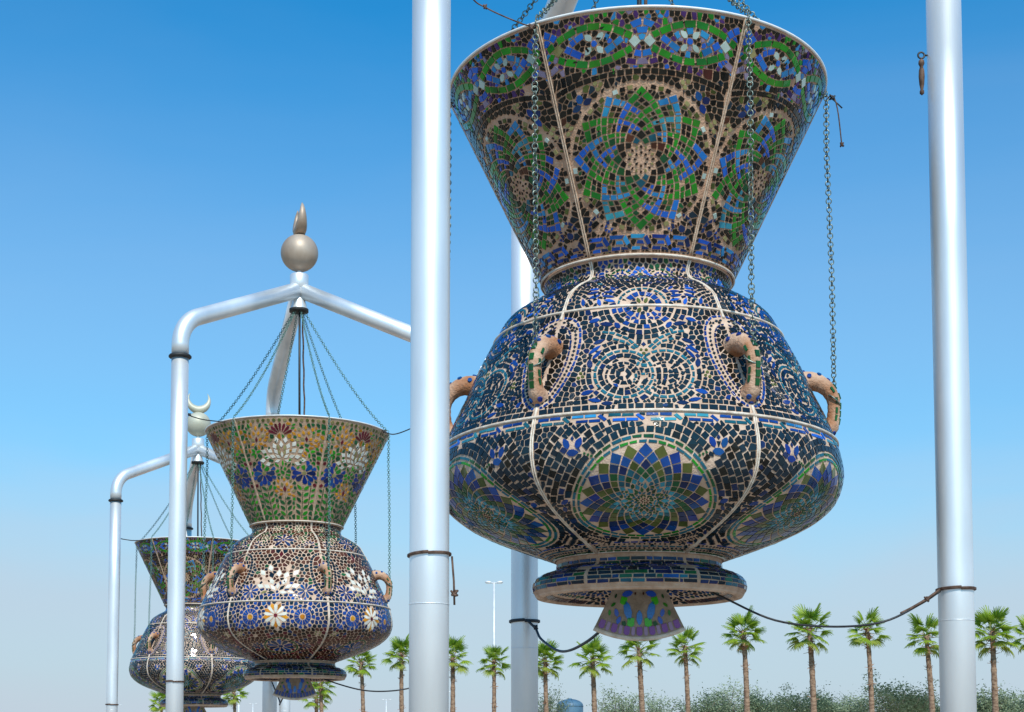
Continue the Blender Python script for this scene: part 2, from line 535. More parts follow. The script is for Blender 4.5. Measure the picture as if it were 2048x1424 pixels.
# ------------------------------------------------------------------ lantern profile (r, z above ground)
CONE = [(.86, 5.74), (1.71, 7.49)]
SHOULDER = [(.855, 5.73), (.82, 5.66), (.825, 5.60), (.88, 5.545), (1.03, 5.465), (1.19, 5.345), (1.30, 5.165)]
MIDDLE = [(1.30, 5.165), (1.43, 4.92), (1.545, 4.66), (1.665, 4.41), (1.755, 4.19)]
BELLY = [(1.755, 4.19), (1.80, 4.0), (1.80, 3.86), (1.74, 3.70), (1.58, 3.55), (1.36, 3.43), (1.08, 3.32), (.745, 3.20)]
FOOT = [(.745, 3.20), (.74, 3.13), (.785, 3.095), (.87, 3.065), (.935, 3.02), (.955, 2.95), (.93, 2.885)]
UNDER = [(.845, 2.88), (.62, 2.99), (.40, 3.08), (.10, 3.12)]
class Surf:
    def __init__(s, pts, n=40, straight=False):
        P = np.array(pts if straight else spline(pts, n), float)
        if P[0][1] > P[-1][1]: P = P[::-1]          # s grows upwards
        d = np.concatenate([[0], np.cumsum(np.hypot(*(np.diff(P, axis=0).T)))])
        s.P = P; s.d = d; s.L = float(d[-1])
    def rz(s, t):
        return np.interp(t, s.d, s.P[:, 0]), np.interp(t, s.d, s.P[:, 1])
    def hw(s, t): return float(np.interp(t, s.d, s.P[:, 0]))*PI/6
    def map(s, x, t, h, az):
        """panel point -> lantern local xyz, h metres proud of the surface"""
        r, z = s.rz(t)
        r2, z2 = s.rz(np.minimum(t+.012, s.L)); r1, z1 = s.rz(np.maximum(t-.012, 0))
        L = np.hypot(r2-r1, z2-z1)+1e-9
        nr, nz = (z2-z1)/L, -(r2-r1)/L
        a = az+x/np.maximum(r, .05)
        rr = r+nr*h; zz = z+nz*h
        return np.stack([rr*np.sin(a), -rr*np.cos(a), zz], -1)
S_CONE = Surf(CONE, straight=True); S_SH = Surf(SHOULDER); S_MID = Surf(MIDDLE)
S_BELLY = Surf(BELLY, 60); S_FOOT = Surf(FOOT); S_UND = Surf(UNDER)

# ------------------------------------------------------------------ designs of the big blue and green lantern
def cone_warp(cy):
    r0 = float(S_CONE.rz(0)[0]); sa = (1.71-.86)/S_CONE.L
    rn = r0/sa
    def w(x, y):
        X, Y = x, y
        rho = math.hypot(X, rn+Y); s = rho-rn
        return math.atan2(X, rn+Y)/sa*float(S_CONE.rz(s)[0]), s
    return w
class WD:
    """draws through a warp into a design"""
    def __init__(s, d, w): s.d = d; s.w = w
    def place(s, p, col, **k): return s.d.place([s.w(x, y) for x, y in p], col, **k)
    rng = property(lambda s: s.d.rng)
for _n in ('quad', 'kite', 'leaf', 'dot', 'strip', 'ring'): setattr(WD, _n, getattr(Design, _n))

def design_cone_blue(seed=1, pal=None, coarse=1.0, extra=()):
    d = Design(S_CONE.hw, 0, S_CONE.L, seed, .022)
    L = S_CONE.L; r = d.rng; w = WD(d, cone_warp(.78))
    # medallion: curling petals of long bars
    cy = .775; N = 12
    cols = ['green', 'azure', 'green', 'blue', 'green', 'cyan', 'green', 'blue', 'green', 'blue', 'green', 'azure']
    rad = [.585, .475, .382, .305, .243, .192, .151, .117]
    cc2 = {}
    def rh(k, j, P, E):
        N_ = N
        col = cols[(j*(1 if k % 2 == 0 else 5)+k*3) % 12]
        if k >= 4: col = r.choice(['forest', 'teal', 'green'])
        g = .0058/E; b = .38 if k < 1 else .40 if k < 3 else .46
        sw = (j+k) % 2
        def q(u0, u1, v0, v1, c): w.place([P(u0+g, v0+g), P(u1-g, v0+g), P(u1-g, v1-g), P(u0+g, v1-g)], c, jit=.0012)
        m = .5+r.uniform(-.08, .08)
        if k < 4:
            for u0, u1 in ((0, m), (m, 1)):
                q(u0, u1, 0, b, col)
            m2 = b+(1-b)*(.5+r.uniform(-.1, .1))
            q(0, b, b, 1, col) if k > 1 else (q(0, b, b, m2+.1, col), q(0, b, m2+.1, 1, col))
            if k < 2:
                mm = (1+b)/2
                for u0, u1 in ((b, mm), (mm, 1)):
                    for v0, v1 in ((b, mm), (mm, 1)):
                        q(u0, u1, v0, v1, pick(r, [('black', 5), ('olive', 1.5), ('forest', 2), ('green', 1)]))
            else: q(b, 1, b, 1, pick(r, [('black', 3), ('forest', 2)]))
        else: q(0, 1, 0, 1, pick(r, [('black', 2), ('forest', 2), ('teal', 2), ('brown', 1)]))
    w.lattice = lambda *a: Design.lattice(w, *a)
    w.lattice(0, cy, rad, N, rh)
    # ring of small squares round the petals
    for i in range(56):
        a = 2*PI*(i+.5)/56+PI/2
        w.quad(.572*math.cos(a), cy+.572*math.sin(a), .034, .044, a+r.uniform(-.1, .1), ['black', 'straw', 'black', 'pale', 'black', 'olive'][i % 6])
    for i in range(38):
        a = 2*PI*i/38
        for rr, sz in ():
            w.quad(rr*math.cos(a+(rr < .5)*.08), cy+rr*math.sin(a+(rr < .5)*.08), sz, sz*.95, a+r.uniform(-.2, .2), pick(r, [('pale', 2), ('straw', 3), ('black', 4), ('olive', 2)]))
    for i in range(16):
        a = 2*PI*i/16
        w.kite(.10*math.cos(a), cy+.10*math.sin(a), .036, .024, a, 'straw' if i % 2 else 'black')
    for i in range(8):
        a = 2*PI*i/8
        w.kite(.05*math.cos(a), cy+.05*math.sin(a), .032, .024, a, 'black', f=.7)
    sa_ = (1.71-.86)/S_CONE.L; rn_ = .86/sa_
    def mdist(x, y):
        az = x/float(S_CONE.rz(y)[0]); rho = rn_+y
        return math.hypot(rho*math.sin(az*sa_), rho*math.cos(az*sa_)-rn_-cy)
    d.obsp = [w.w(.618*math.cos(2*PI*i/120), cy+.618*math.sin(2*PI*i/120)) for i in range(120)]
    # top interlace band
    def hw(y): return S_CONE.hw(y)
    y0, y1 = 1.485, L-.05; yc = (y0+y1)/2+.0; A = (y1-y0)/2-.05
    Wd = hw(yc)
    def curve(fn, ph=0, n=120):
        return [(Wd*(-1+2*i/n)*hw(yc+fn(i/n))/Wd, yc+fn(i/n)) for i in range(n+1)]
    # flower medallions in the band
    for sx in (-1, 1):
        fx = sx*Wd*.47
        d.dot(fx, yc+.01, .026, 'blue')
        for k in range(4):
            a = PI/4+k*PI/2
            d.leaf(fx+.072*math.cos(a), yc+.01+.072*math.sin(a), .08, .05, a, 'pale')
    for x, cc in ((-.06, 'pale'), (.06, 'pale'), (-Wd+.13, 'straw'), (Wd-.13, 'pale')):
        d.quad(x, yc+.005, .068, .072, .78, cc)
    for sg, c in ((1, 'green'), (-1, 'green')):
        d.strip(curve(lambda t: sg*A*.93*math.sin(2*PI*t)), .052, .105, c, gap=.011)
    for sg, c in ((1, 'azure'), (-1, 'blue')):
        d.strip(curve(lambda t: sg*A*.60*math.cos(4*PI*t)), .050, .10, lambda i, c=c: 'azure' if (i//4) % 2 else 'blue', gap=.011)
    for sg, c in ((1, 'blue'), (-1, 'lilac')):
        d.strip(curve(lambda t: sg*A*1.0*math.cos(4*PI*t)), .050, .10, c, gap=.011)
    for sg, c in ((1, 'purple'), (-1, 'green')):
        d.strip(curve(lambda t: sg*A*.85*math.sin(4*PI*t)), .046, .09, c, gap=.011)
    for sg, c in ((1, 'purple'), (-1, 'green')):
        d.strip(curve(lambda t: sg*A*1.02*math.cos(2*PI*t)), .042, .09, c, gap=.011)
    # arched row of dark stones under the band
    def arch(t): return (1.465-.085*(2*t-1)**2*1.4)
    d.strip([(hw(arch(i/60))*(-1+2*i/60), arch(i/60)) for i in range(61)], .042, .07, 'black')
    # corner ornaments
    for sx in (-1, 1):
        fx = sx*.50; fy = 1.245
        for a, c in ((.4, 'navy'), (2.0, 'cobalt'), (3.6, 'navy'), (5.1, 'cobalt')):
            d.leaf(fx+.052*math.cos(a), fy+.052*math.sin(a), .085, .06, a, c)
        for (x, y) in ((.34, 1.385), (.385, 1.395), (.36, 1.35), (.60, 1.08), (.635, 1.11), (.63, 1.04)):
            d.dot(sx*x, y, .02, 'straw')
        # scrolls at the bottom corners
        d.ring(sx*.36, .255, .085, .026, .05, 'navy', a0=PI*.0, a1=PI*1.15)
        d.ring(sx*.27, .235, .03, .024, .03, 'cobalt')
        d.dot(sx*.36, .225, .032, 'navy')
        d.dot(sx*.43, .27, .02, 'navy')
    # blue key band at the bottom
    n = 5
    for k in range(n):
        u0 = -1+2*k/n; u1 = -1+2*(k+1)/n
        def P(u, y): return (u*(hw(y)-.03), y)
        cc = ['blue', 'cobalt', 'azure', 'cobalt', 'blue'][k]
        c2 = ['cobalt', 'azure', 'cobalt', 'blue', 'navy'][k]
        m = (u1-u0)
        d.place([P(u0+.02, .135), P(u0+m*.62, .135), P(u0+m*.74, .165), P(u0+.02, .168)], cc)
        d.place([P(u0+m*.66, .135), P(u0+m*.80, .165), P(u1+.01, .095), P(u1-.06, .075)], c2)
        d.place([P(u0+.12, .088), P(u0+m*.70, .088), P(u0+m*.62, .118), P(u0+.14, .116)], c2)
        d.place([P(u0+.02, .04), P(u0+m*.50, .04), P(u0+m*.50, .068), P(u0+.04, .066)], cc)
        d.place([P(u0+m*.54, .04), P(u1-.03, .04), P(u1-.06, .06), P(u0+m*.55, .068)], 'navy')
    d.fill(.046, lambda x, y: pick(r, [('black', 6), ('forest', 1), ('olive', 1)]), gap=.008, region=lambda x, y: .30 < mdist(x, y) < .55, twice=True)
    d.fill(.058, lambda x, y: pick(r, [('black', 9), ('ink', 2), ('olive', .5), ('brown', .5)]), gap=.008, region=lambda x, y: y < 1.45 and mdist(x, y) > .622, twice=True)
    d.fill(.048, lambda x, y: pick(r, [('black', 6), ('purple', 2), ('azure', .8), ('green', 1.6), ('lilac', .6), ('blue', .6)]), gap=.007, region=lambda x, y: y > 1.45, twice=True)
    return d

def design_shoulder_blue(seed=2):
    d = Design(S_SH.hw, 0, S_SH.L, seed, .02)
    r = d.rng; L = S_SH.L
    hw = S_SH.hw
    # s grows upwards: 0 = shoulder ring, L = neck ring
    # drop motif on the lower ring
    d.ring(0, .0, .135, .05, .055, 'cobalt', a0=.12, a1=PI-.12)
    d.ring(0, .0, .20, .02, .05, 'teal', a0=.1, a1=PI-.1)
    d.leaf(-.03, .055, .07, .035, 1.9, 'olive'); d.leaf(.03, .055, .07, .035, 1.25, 'olive')
    # curling feather leaves left and right
    for sx in (-1, 1):
        for k, (x, y, Lf, W, a) in enumerate([(.27, .07, .1, .03, .3), (.28, .12, .11, .03, .25), (.27, .17, .1, .03, .1), (.36, .06, .09, .035, 1.3),
                                              (.40, .13, .11, .034, -.3), (.41, .18, .11, .03, -.2), (.40, .23, .09, .03, 0), (.50, .08, .09, .035, 1.5), (.24, .22, .08, .03, .9)]):
            d.leaf(sx*x, y, Lf, W, a if sx > 0 else PI-a, 'cobalt' if k % 3 else 'blue')
    # neck ornament: bright triangle between two arcs
    yt = L-.09
    for sx in (-1, 1):
        d.strip([(sx*.10, yt-.16), (sx*.055, yt-.08), (sx*.008, yt)], .034, .045, 'blue')
        d.ring(sx*.17, L-.20, .085, .017, .045, 'forest')
        d.ring(sx*.17, L-.20, .045, .022, .035, 'cobalt', a0=0, a1=PI*1.3)
        d.dot(sx*.17, L-.2, .017, 'navy')
        d.ring(sx*.33, L-.16, .06, .02, .04, 'navy', a0=.5, a1=4.4)
        d.strip([(sx*.26, L-.05), (sx*.30, L-.16), (sx*.26, L-.27)], .018, .05, 'forest')
    d.dot(0, yt-.10, .025, 'olive'); d.kite(0, yt-.05, .04, .03, PI/2, 'azure')
    d.J = .004
    for rr in (.255, .31, .365): d.ring(0, .0, rr, .043, .060, lambda i: pick(r, [('ink', 5), ('navy', 1)]), a0=.1, a1=PI-.1, gap=.0085)
    for sx in (-1, 1):
        for rr in (.20, .245, .29, .335): d.ring(sx*.66, -.02, rr, .032, .055, 'ink', gap=.0085)
    d.fill(.050, lambda x, y: pick(r, [('ink', 10), ('navy', 2), ('teal', .5), ('cobalt', .5)]) if y < L-.22 else pick(r, [('ink', 5), ('forest', 1), ('cobalt', 2.4), ('black', 3), ('navy', 2)]), gap=.0095, jit=.3)
    return d

def teardrop(hwf, sc, half, ys, ye, n=40, off=0):
    """closed outline, half of it: from the rib round to the rib"""
    pts = []
    for i in range(n+1):
        t = PI*i/n
        y = (ys+ye)/2-math.cos(t)*(ye-ys)/2
        wv = half*math.sin(t)**.8*(.78+.34*(y-ys)/(ye-ys))
        pts.append((y, max(wv, 0)))
    return pts

def design_middle_blue(seed=3):
    d = Design(S_MID.hw, 0, S_MID.L, seed, .02)
    r = d.rng; L = S_MID.L; hw = S_MID.hw
    # teardrop borders round the handle, half in each panel
    for sx in (-1, 1):
        for half, ys, ye, kind in ((.255, .085, L-.075, 'out'), (.215, .13, L-.12, 'dia'), (.172, .175, L-.165, 'in')):
            pts = teardrop(hw, sx, half, ys, ye)
            P = [(sx*(hw(y)-wv), y) for y, wv in pts]
            if kind == 'out': d.strip(P, .021, .06, 'cobalt')
            elif kind == 'in': d.strip(P, .017, .055, 'navy')
            else:
                dd = 0; last = P[0]
                for q in P:
                    pass
                X = [q[0] for q in P]; Y = [q[1] for q in P]
                D = [0]
                for i in range(1, len(P)): D.append(D[-1]+math.hypot(X[i]-X[i-1], Y[i]-Y[i-1]))
                n = int(D[-1]/.041)
                for i in range(n+1):
                    t = D[-1]*i/n
                    x, y = float(np.interp(t, D, X)), float(np.interp(t, D, Y))
                    x2, y2 = float(np.interp(t+.005, D, X)), float(np.interp(t+.005, D, Y))
                    d.kite(x, y, .036, .030, math.atan2(y2-y, x2-x) if t < D[-1]-.006 else PI/2, 'ink')
    # two crossing rings and the lily between them
    for sx in (-1, 1):
        d.ring(sx*.165, .36, .235, .024, .065, 'teal', a0=PI/2+sx*PI/2, a1=PI/2+sx*PI/2+2*PI)
        d.ring(sx*.175, .34, .135, .02, .05, 'ink')
        d.strip([(sx*.04, .62), (sx*.13, .72), (sx*.24, .78), (sx*.34, .80)], .024, .06, 'teal')
        d.strip([(sx*.02, .50), (sx*.06, .60), (sx*.14, .68), (sx*.25, .72)], .022, .06, 'teal')
        # spiky blue leaves
        for x, y, Lf, W, a, c in ((.40, .62, .14, .035, 2.5, 'cobalt'), (.38, .57, .13, .032, 2.3, 'cobalt'), (.36, .70, .11, .04, 2.8, 'navy'), (.44, .48, .10, .05, 1.5, 'navy'), (.40, .38, .11, .05, 1.9, 'cobalt'),
                                  (.44, .28, .11, .045, 2.3, 'cobalt'), (.46, .19, .12, .045, 2.9, 'cobalt'), (.40, .11, .12, .04, .2, 'cobalt'), (.30, .075, .10, .04, 0, 'navy'), (.30, .88, .12, .05, .2, 'navy'), (.40, .93, .1, .045, -.3, 'cobalt'), (.21, .86, .08, .05, 1.0, 'cobalt')):
            d.leaf(sx*x, y, Lf, W, a if sx > 0 else PI-a, c)
        for x, y in ((.50, .355), (.535, .345), (.515, .39)): d.dot(sx*x, y, .016, 'olive')
        d.ring(sx*.09, L-.10, .05, .03, .045, 'cobalt', a0=PI*.9 if sx > 0 else -PI*.9, a1=PI*2.1 if sx > 0 else PI*.1)
    d.ring(0, L+.0, .135, .05, .055, 'cobalt', a0=PI+.12, a1=2*PI-.12)
    d.leaf(-.028, L-.055, .07, .035, -1.9, 'olive'); d.leaf(.028, L-.055, .07, .035, -1.25, 'olive')
    for x, y in ((-.02, .60), (.02, .60), (0, .565)): d.dot(x, y, .015, 'olive')
    d.kite(0, .655, .05, .045, PI/2, 'navy')
    d.strip([(0, .56), (0, .42)], .05, .05, 'teal')
    d.quad(0, .145, .045, .05, 0, 'blue')
    d.ring(0, .27, .085, .02, .04, 'teal')
    d.row(.045, .045, .075, lambda i: 'ink')
    d.J = .004
    ik = lambda i: pick(r, [('ink', 12), ('navy', 1)])
    for sx in (-1, 1):
        for rr in (.19, .095, .05): d.ring(sx*.165, .36, rr, .041, .060, ik, gap=.0080)
        d.ring(sx*.165, .36, .285, .040, .062, ik, gap=.0080); d.ring(sx*.165, .36, .335, .036, .06, ik, gap=.0080)
    for rr in (.19, .24): d.ring(0, L, rr, .043, .060, lambda i: 'ink' if i % 3 else 'cobalt', a0=PI+.1, a1=2*PI-.1, gap=.0080)
    for rr in (.30, .35, .40): d.ring(0, L, rr, .044, .064, ik, a0=PI+.1, a1=2*PI-.1, gap=.0080)
    d.row(.10, .036, .06, ik, gap=.0085)
    d.fill(.056, lambda x, y: pick(r, [('ink', 12), ('navy', 1.4), ('teal', .3), ('cobalt', .2)]) if abs(x) < hw(y)-.19 else pick(r, [('black', 6), ('ink', 4)]), gap=.0080)
    return d

def design_belly_blue(seed=4):
    L = S_BELLY.L; hw = S_BELLY.hw
    d = Design(hw, 0, L, seed, .022)
    r = d.rng
    # key band under the ring
    n = 6
    for k in range(n):
        def P(u, y): return (u*(hw(y)-.03), y)
        u0 = -1+2*k/n; u1 = -1+2*(k+1)/n; m = u1-u0
        c1 = ['cobalt', 'azure', 'teal', 'cobalt', 'cyan', 'cobalt'][k]; c2 = ['teal', 'cobalt', 'blue', 'cyan', 'cobalt', 'teal'][k]
        for a, b in ((.02, .36), (.38, .70)):
            d.place([P(u0+m*a, L-.045), P(u0+m*b, L-.045), P(u0+m*b, L-.022), P(u0+m*a, L-.022)], c1)
            d.place([P(u0+m*(a+.12), L-.088), P(u0+m*(b+.12), L-.088), P(u0+m*(b+.12), L-.064), P(u0+m*(a+.12), L-.064)], c2)
        d.place([P(u0+m*.74, L-.04), P(u0+m*.82, L-.022), P(u1-m*.01, L-.07), P(u1-m*.08, L-.088)], c2)
    cy = L-.80; Rm = .585
    d.ring(0, cy, Rm, .024, .085, lambda i: 'forest' if (i//2) % 2 else 'teal')
    d.ring(0, cy, Rm-.042, .022, .075, lambda i: 'teal' if (i//2) % 2 else 'green')
    N = 24
    rad = [.535, .468, .408, .354, .306, .263, .225, .19]
    def rh(k, j, P, E):
        g = .0045/E
        if k == 0: c = 'cobalt' if j % 2 == 0 else 'olive'
        elif k == 1: c = 'navy' if r.random() < .5 else 'cobalt'
        elif k == 2: c = pick(r, [('olive', 3), ('forest', 1)]) if j % 2 else 'navy'
        elif k == 3: c = pick(r, [('forest', 2), ('olive', 2), ('teal', 1)])
        elif k == 4: c = 'teal' if j % 2 else 'forest'
        else: c = pick(r, [('cyan', 2), ('teal', 2)])
        d.place([P(g, g), P(1-g, g), P(1-g, 1-g), P(g, 1-g)], c, jit=.0012)
    d.lattice(0, cy, rad, N, rh)
    for rr, LL, WW, c, off, n2 in ((.165, .07, .040, 'cyan', 0, 16), (.128, .06, .030, 'forest', .5, 16), (.09, .045, .022, 'olive', .5, 16), (.055, .035, .018, 'forest', 0, 12)):
        for i in range(n2):
            a = 2*PI*(i+off)/n2+PI/2
            d.kite(rr*math.cos(a), cy+rr*math.sin(a), LL, WW, a, c, f=.4)
    for i in range(8):
        a = 2*PI*i/8
        d.kite(.026*math.cos(a), cy+.026*math.sin(a), .022, .014, a, 'brown')
    d.fill(.034, lambda x, y: pick(r, [('teal', 3), ('forest', 2), ('cyan', 1)]), gap=.008, region=lambda x, y: math.hypot(x, y-cy) < .25)
    d.void(0, cy, Rm+.018)
    # three-leaf flowers in the upper corners, dotted fern at the lower ones
    for sx in (-1, 1):
        fx, fy = sx*(.585), L-.285
        d.leaf(fx, fy-.045, .105, .062, 0, 'cobalt'); d.leaf(fx-.052, fy+.03, .10, .055, 2.0, 'cobalt'); d.leaf(fx+.052, fy+.03, .10, .055, 1.14, 'cobalt')
        d.kite(fx, fy+.07, .05, .035, PI/2, 'navy')
        for k in range(5): d.dot(fx-sx*(.10+.028*k), fy-.055-.03*k*.4, .012, 'forest')
        fx, fy = sx*.66, .86
        d.leaf(fx, fy, .08, .05, .6, 'cobalt'); d.leaf(fx, fy-.09, .07, .04, 2, 'navy')
        for k in range(7):
            x = sx*(.30+.028*k); y = .215+.018*k
            d.leaf(x, y+.03, .055, .016, 1.1 if sx > 0 else PI-1.1, 'ink'); d.leaf(x+sx*.01, y-.025, .05, .016, 2.6 if sx > 0 else PI-2.6, 'ink')
    # fine bands above the foot
    d.row(.03, .018, .07, 'forest', gap=.01)
    for k in range(20):
        u = (-.94+1.88*(k+.5)/20)
        d.kite(u*hw(.07), .068, .026, .024, PI/2, 'ink')
        d.dot(u*hw(.145), .147, .0105, 'ink', n=7)
    d.row(.105, .014, .06, 'teal', gap=.01)
    d.row(.182, .014, .07, 'cobalt', gap=.01)
    d.J = .005
    for k in range(6): d.ring(0, cy, Rm+.055+.062*k, .055, .072, lambda i: pick(r, [('ink', 9), ('black', 3), ('navy', .6)]), gap=.0085)
    d.fill(.060, lambda x, y: pick(r, [('ink', 9), ('black', 3), ('navy', 1), ('teal', .15)]), gap=.0080)
    return d

def design_bricks(surf, seed, h, Lb, cols, gap=.008, blocks=True):
    d = Design(surf.hw, 0, surf.L, seed, .01)
    n = int(surf.L/h)
    for i in range(n):
        d.row((i+.5)*surf.L/n, surf.L/n-gap, Lb*d.rng.uniform(.85, 1.2), lambda k: pick(d.rng, cols), gap=gap, jx=.8)
    return d

def design_under(seed=6):
    d = Design(lambda t: S_UND.hw(t), 0, S_UND.L, seed, .012)
    d.row(.04, .055, .06, 'brown'); 
    for k in range(12):
        u = -.92+1.84*(k+.5)/12
        d.dot(u*S_UND.hw(.12), .12, .022, pick(d.rng, [('black', 2), ('navy', 2), ('forest', 1)]))
    d.fill(.06, lambda x, y: pick(d.rng, [('black', 3), ('navy', 2), ('cobalt', 1), ('brown', 1)]), gap=.014)
    return d

# ------------------------------------------------------------------ designs of the flowered lantern
def flower(d, x, y, R_, n, W, col, a0=PI/2, r0=.25, centre=None, check=True, fan=2*PI):
    for i in range(n):
        a = a0+(fan*i/n if fan > 6 else (-fan/2+fan*i/(n-1)))
        m = R_*(1+r0)/2
        cc = col(i) if callable(col) else col
        d.petal(x+m*math.cos(a), y+m*math.sin(a), R_*(1-r0), W, a, cc)
    if centre: d.dot(x, y, R_*r0*.75, centre)
def lotus(d, x, y, S, cols, core=None, layers=3):
    """fan of pointed petals in rows"""
    for li in range(layers):
        n = 3+2*li; rr = S*(.24+.27*li)
        for i in range(n):
            a = PI/2+(i-(n-1)/2)*(2.35/(n-1) if li else .9)*(1 if li < 2 else 1.08)
            c = cols[(i+li) % len(cols)]
            d.kite(x+rr*math.cos(a), y+rr*math.sin(a)*.95, S*.30, S*.20, a, c, f=.5)
    for i in range(5):
        a = -PI/2+(i-2)*.62
        d.leaf(x+S*.34*math.cos(a), y+S*.24*math.sin(a), S*.26, S*.15, a, cols[i % len(cols)])
    if core:
        d.kite(x, y+S*.03, S*.2, S*.13, PI/2, core)
def burst(d, x, y, Rb, cols, span=3.7, rows=((.24, 5), (.46, 7), (.70, 9), (.93, 8)), tall=1.0, wf=.62):
    for li, (f, n) in enumerate(rows):
        for i in range(n):
            a = PI/2+(i-(n-1)/2)*span/(n-1)*(.86 if li == 3 else 1)
            rr = Rb*f; sp = rr*span/(n-1)
            d.kite(x+rr*math.cos(a), y+rr*math.sin(a)*tall, Rb*.30, min(Rb*.20, sp*wf), math.atan2(math.sin(a)*tall, math.cos(a)), cols[(i+li) % len(cols)], f=.45)
def sprig(d, x, y, x2, y2, n, L, W, col):
    """stem with pairs of leaves"""
    a = math.atan2(y2-y, x2-x)
    d.strip([(x, y), (x2, y2)], .012, .08, 'forest')
    for i in range(n):
        t = (i+.5)/n
        px, py = x+(x2-x)*t, y+(y2-y)*t
        for sg in (-1, 1):
            b = a+sg*.95
            d.leaf(px+math.cos(b)*L*.62, py+math.sin(b)*L*.62, L, W, b-sg*.15, col(i) if callable(col) else col)
def design_cone_flower(seed=21):
    d = Design(S_CONE.hw, 0, S_CONE.L, seed, .024)
    L = S_CONE.L; r = d.rng; hw = S_CONE.hw
    n = 17
    for i in range(n):
        u = -.95+1.9*i/(n-1); y = L-.075
        d.dot(u*(hw(y)-.04), y, .032, 'olive' if i % 3 else 'straw')
    g = lambda i=0: pick(r, [('green', 5), ('forest', 5), ('lime', .6)])
    # maroon fans, white lotus in the middle
    flower(d, 0, L-.36, .24, 7, .055, 'maroon', fan=2.3, r0=.3)
    burst(d, 0, L-.80, .40, ['white'])
    burst(d, 0, L-.80, .40, ['straw'], rows=((.35, 6), (.58, 8), (.82, 10)), wf=.4)
    # orange lotuses to both sides, leaves above them
    for sx in (-1, 1):
        x = sx*.46
        d.kite(x, L-.42, .11, .06, PI/2, 'maroon')
        burst(d, x, L-.47, .30, ['amber', 'amber', 'amber', 'straw'], rows=((.30, 5), (.58, 8), (.88, 9)), span=3.9, wf=.8)
        for k in range(5):
            a = PI/2+(k-2)*.5
            d.leaf(x+sx*.03+.30*math.cos(a)*.8, L-.40+.27*math.sin(a), .10, .05, a, g())
        for k in range(4): d.leaf(sx*(.25-.02*k), L-.16-.06*k, .08, .035, .4 if sx > 0 else PI-.4, g())
        for k in range(6):
            a = PI*k/3+.3
            d.leaf(sx*.50+.062*math.cos(a), L-.66+.062*math.sin(a), .10, .05, a, pick(r, [('lime', 2), ('green', 3)]))
        # blue daisies
        fy = .90
        flower(d, sx*.37, fy, .215, 8, .098, lambda i: 'navy' if i % 3 == 0 else 'cobalt', r0=.22, centre='straw')
        flower(d, sx*.37, fy, .25, 8, .075, lambda i: 'cobalt', r0=.60, a0=PI/2+PI/8)
        for dy in (-.22, .2): d.dot(sx*(hw(fy+dy)-.062), fy+dy, .034, 'maroon')
        # stems with leaf pairs
        sprig(d, sx*.26, .05, sx*.33, .64, 5, .125, .058, g)
        sprig(d, sx*.40, .30, sx*.49, .72, 4, .10, .046, g)
    d.kite(0, .60, .13, .065, PI/2, 'maroon')
    burst(d, 0, .53, .28, ['amber', 'amber', 'straw'], rows=((.30, 5), (.58, 8), (.88, 9)), span=3.9, wf=.8)
    for k in range(7):
        a = PI/2+(k-3)*.38
        d.leaf(.16*math.cos(a), .95+.13*math.sin(a), .11, .036, a, g())
    sprig(d, 0, .04, 0, .46, 4, .125, .058, g)
    d.fill(.095, lambda x, y: pick(r, [('forest', 6), ('green', 4)]) if y < 1.2 else pick(r, [('forest', 4), ('amber', 3), ('green', 3)]), gap=.024, minfrac=.15)
    return d
def design_shoulder_flower(seed=22):
    d = Design(S_SH.hw, 0, S_SH.L, seed, .02)
    r = d.rng; L = S_SH.L
    flower(d, 0, .20, .20, 8, .062, 'navy', r0=.15, centre='cobalt')
    for sx in (-1, 1):
        flower(d, sx*.34, .26, .09, 6, .03, 'forest', r0=.2)
        flower(d, sx*.2, L-.14, .07, 6, .028, 'forest', r0=.2)
        flower(d, sx*.48, .10, .10, 7, .03, 'navy', r0=.2)
    d.fill(.072, lambda x, y: pick(r, [('brown', 6), ('ink', 2), ('forest', 2), ('black', 2)]), gap=.014)
    return d
def design_middle_flower(seed=23):
    d = Design(S_MID.hw, 0, S_MID.L, seed, .02)
    r = d.rng; L = S_MID.L; hw = S_MID.hw
    for sx in (-1, 1):
        pts = teardrop(hw, sx, .23, .10, L-.10)
        d.strip([(sx*(hw(y)-w_), y) for y, w_ in pts], .05, .06, 'ink')
        flower(d, sx*.50, .20, .16, 9, .055, lambda i: 'cobalt' if i % 2 else 'navy', r0=.15)
    # big white lotus with dark inner petals
    for li, (rr, n, LL, W) in enumerate([]):
        for i in range(n):
            a = PI/2+(i-(n-1)/2)*(.52 if li < 3 else .42)
            d.kite(rr*math.cos(a)*.95, .20+rr*math.sin(a), LL, W, a, 'white' if (i+li) % 2 == 0 or li == 2 else 'ink')
    burst(d, 0, .17, .50, ['white', 'ink', 'white'], span=3.3, tall=1.15, rows=((.22, 5), (.44, 7), (.67, 9), (.92, 9)), wf=.75)
    for i in range(6):
        a = -PI/2+(i-2.5)*.5
        d.leaf(.17*math.cos(a)*1.5, .2+.10*math.sin(a), .13, .05, a, 'white' if i % 2 else 'straw')
    d.kite(0, L-.12, .16, .08, PI/2, 'maroon')
    d.fill(.082, lambda x, y: pick(r, [('brown', 7), ('black', 3), ('forest', 1), ('ink', 2)]) if y > .36 else pick(r, [('navy', 5), ('ink', 3), ('cobalt', 2)]), gap=.014)
    return d
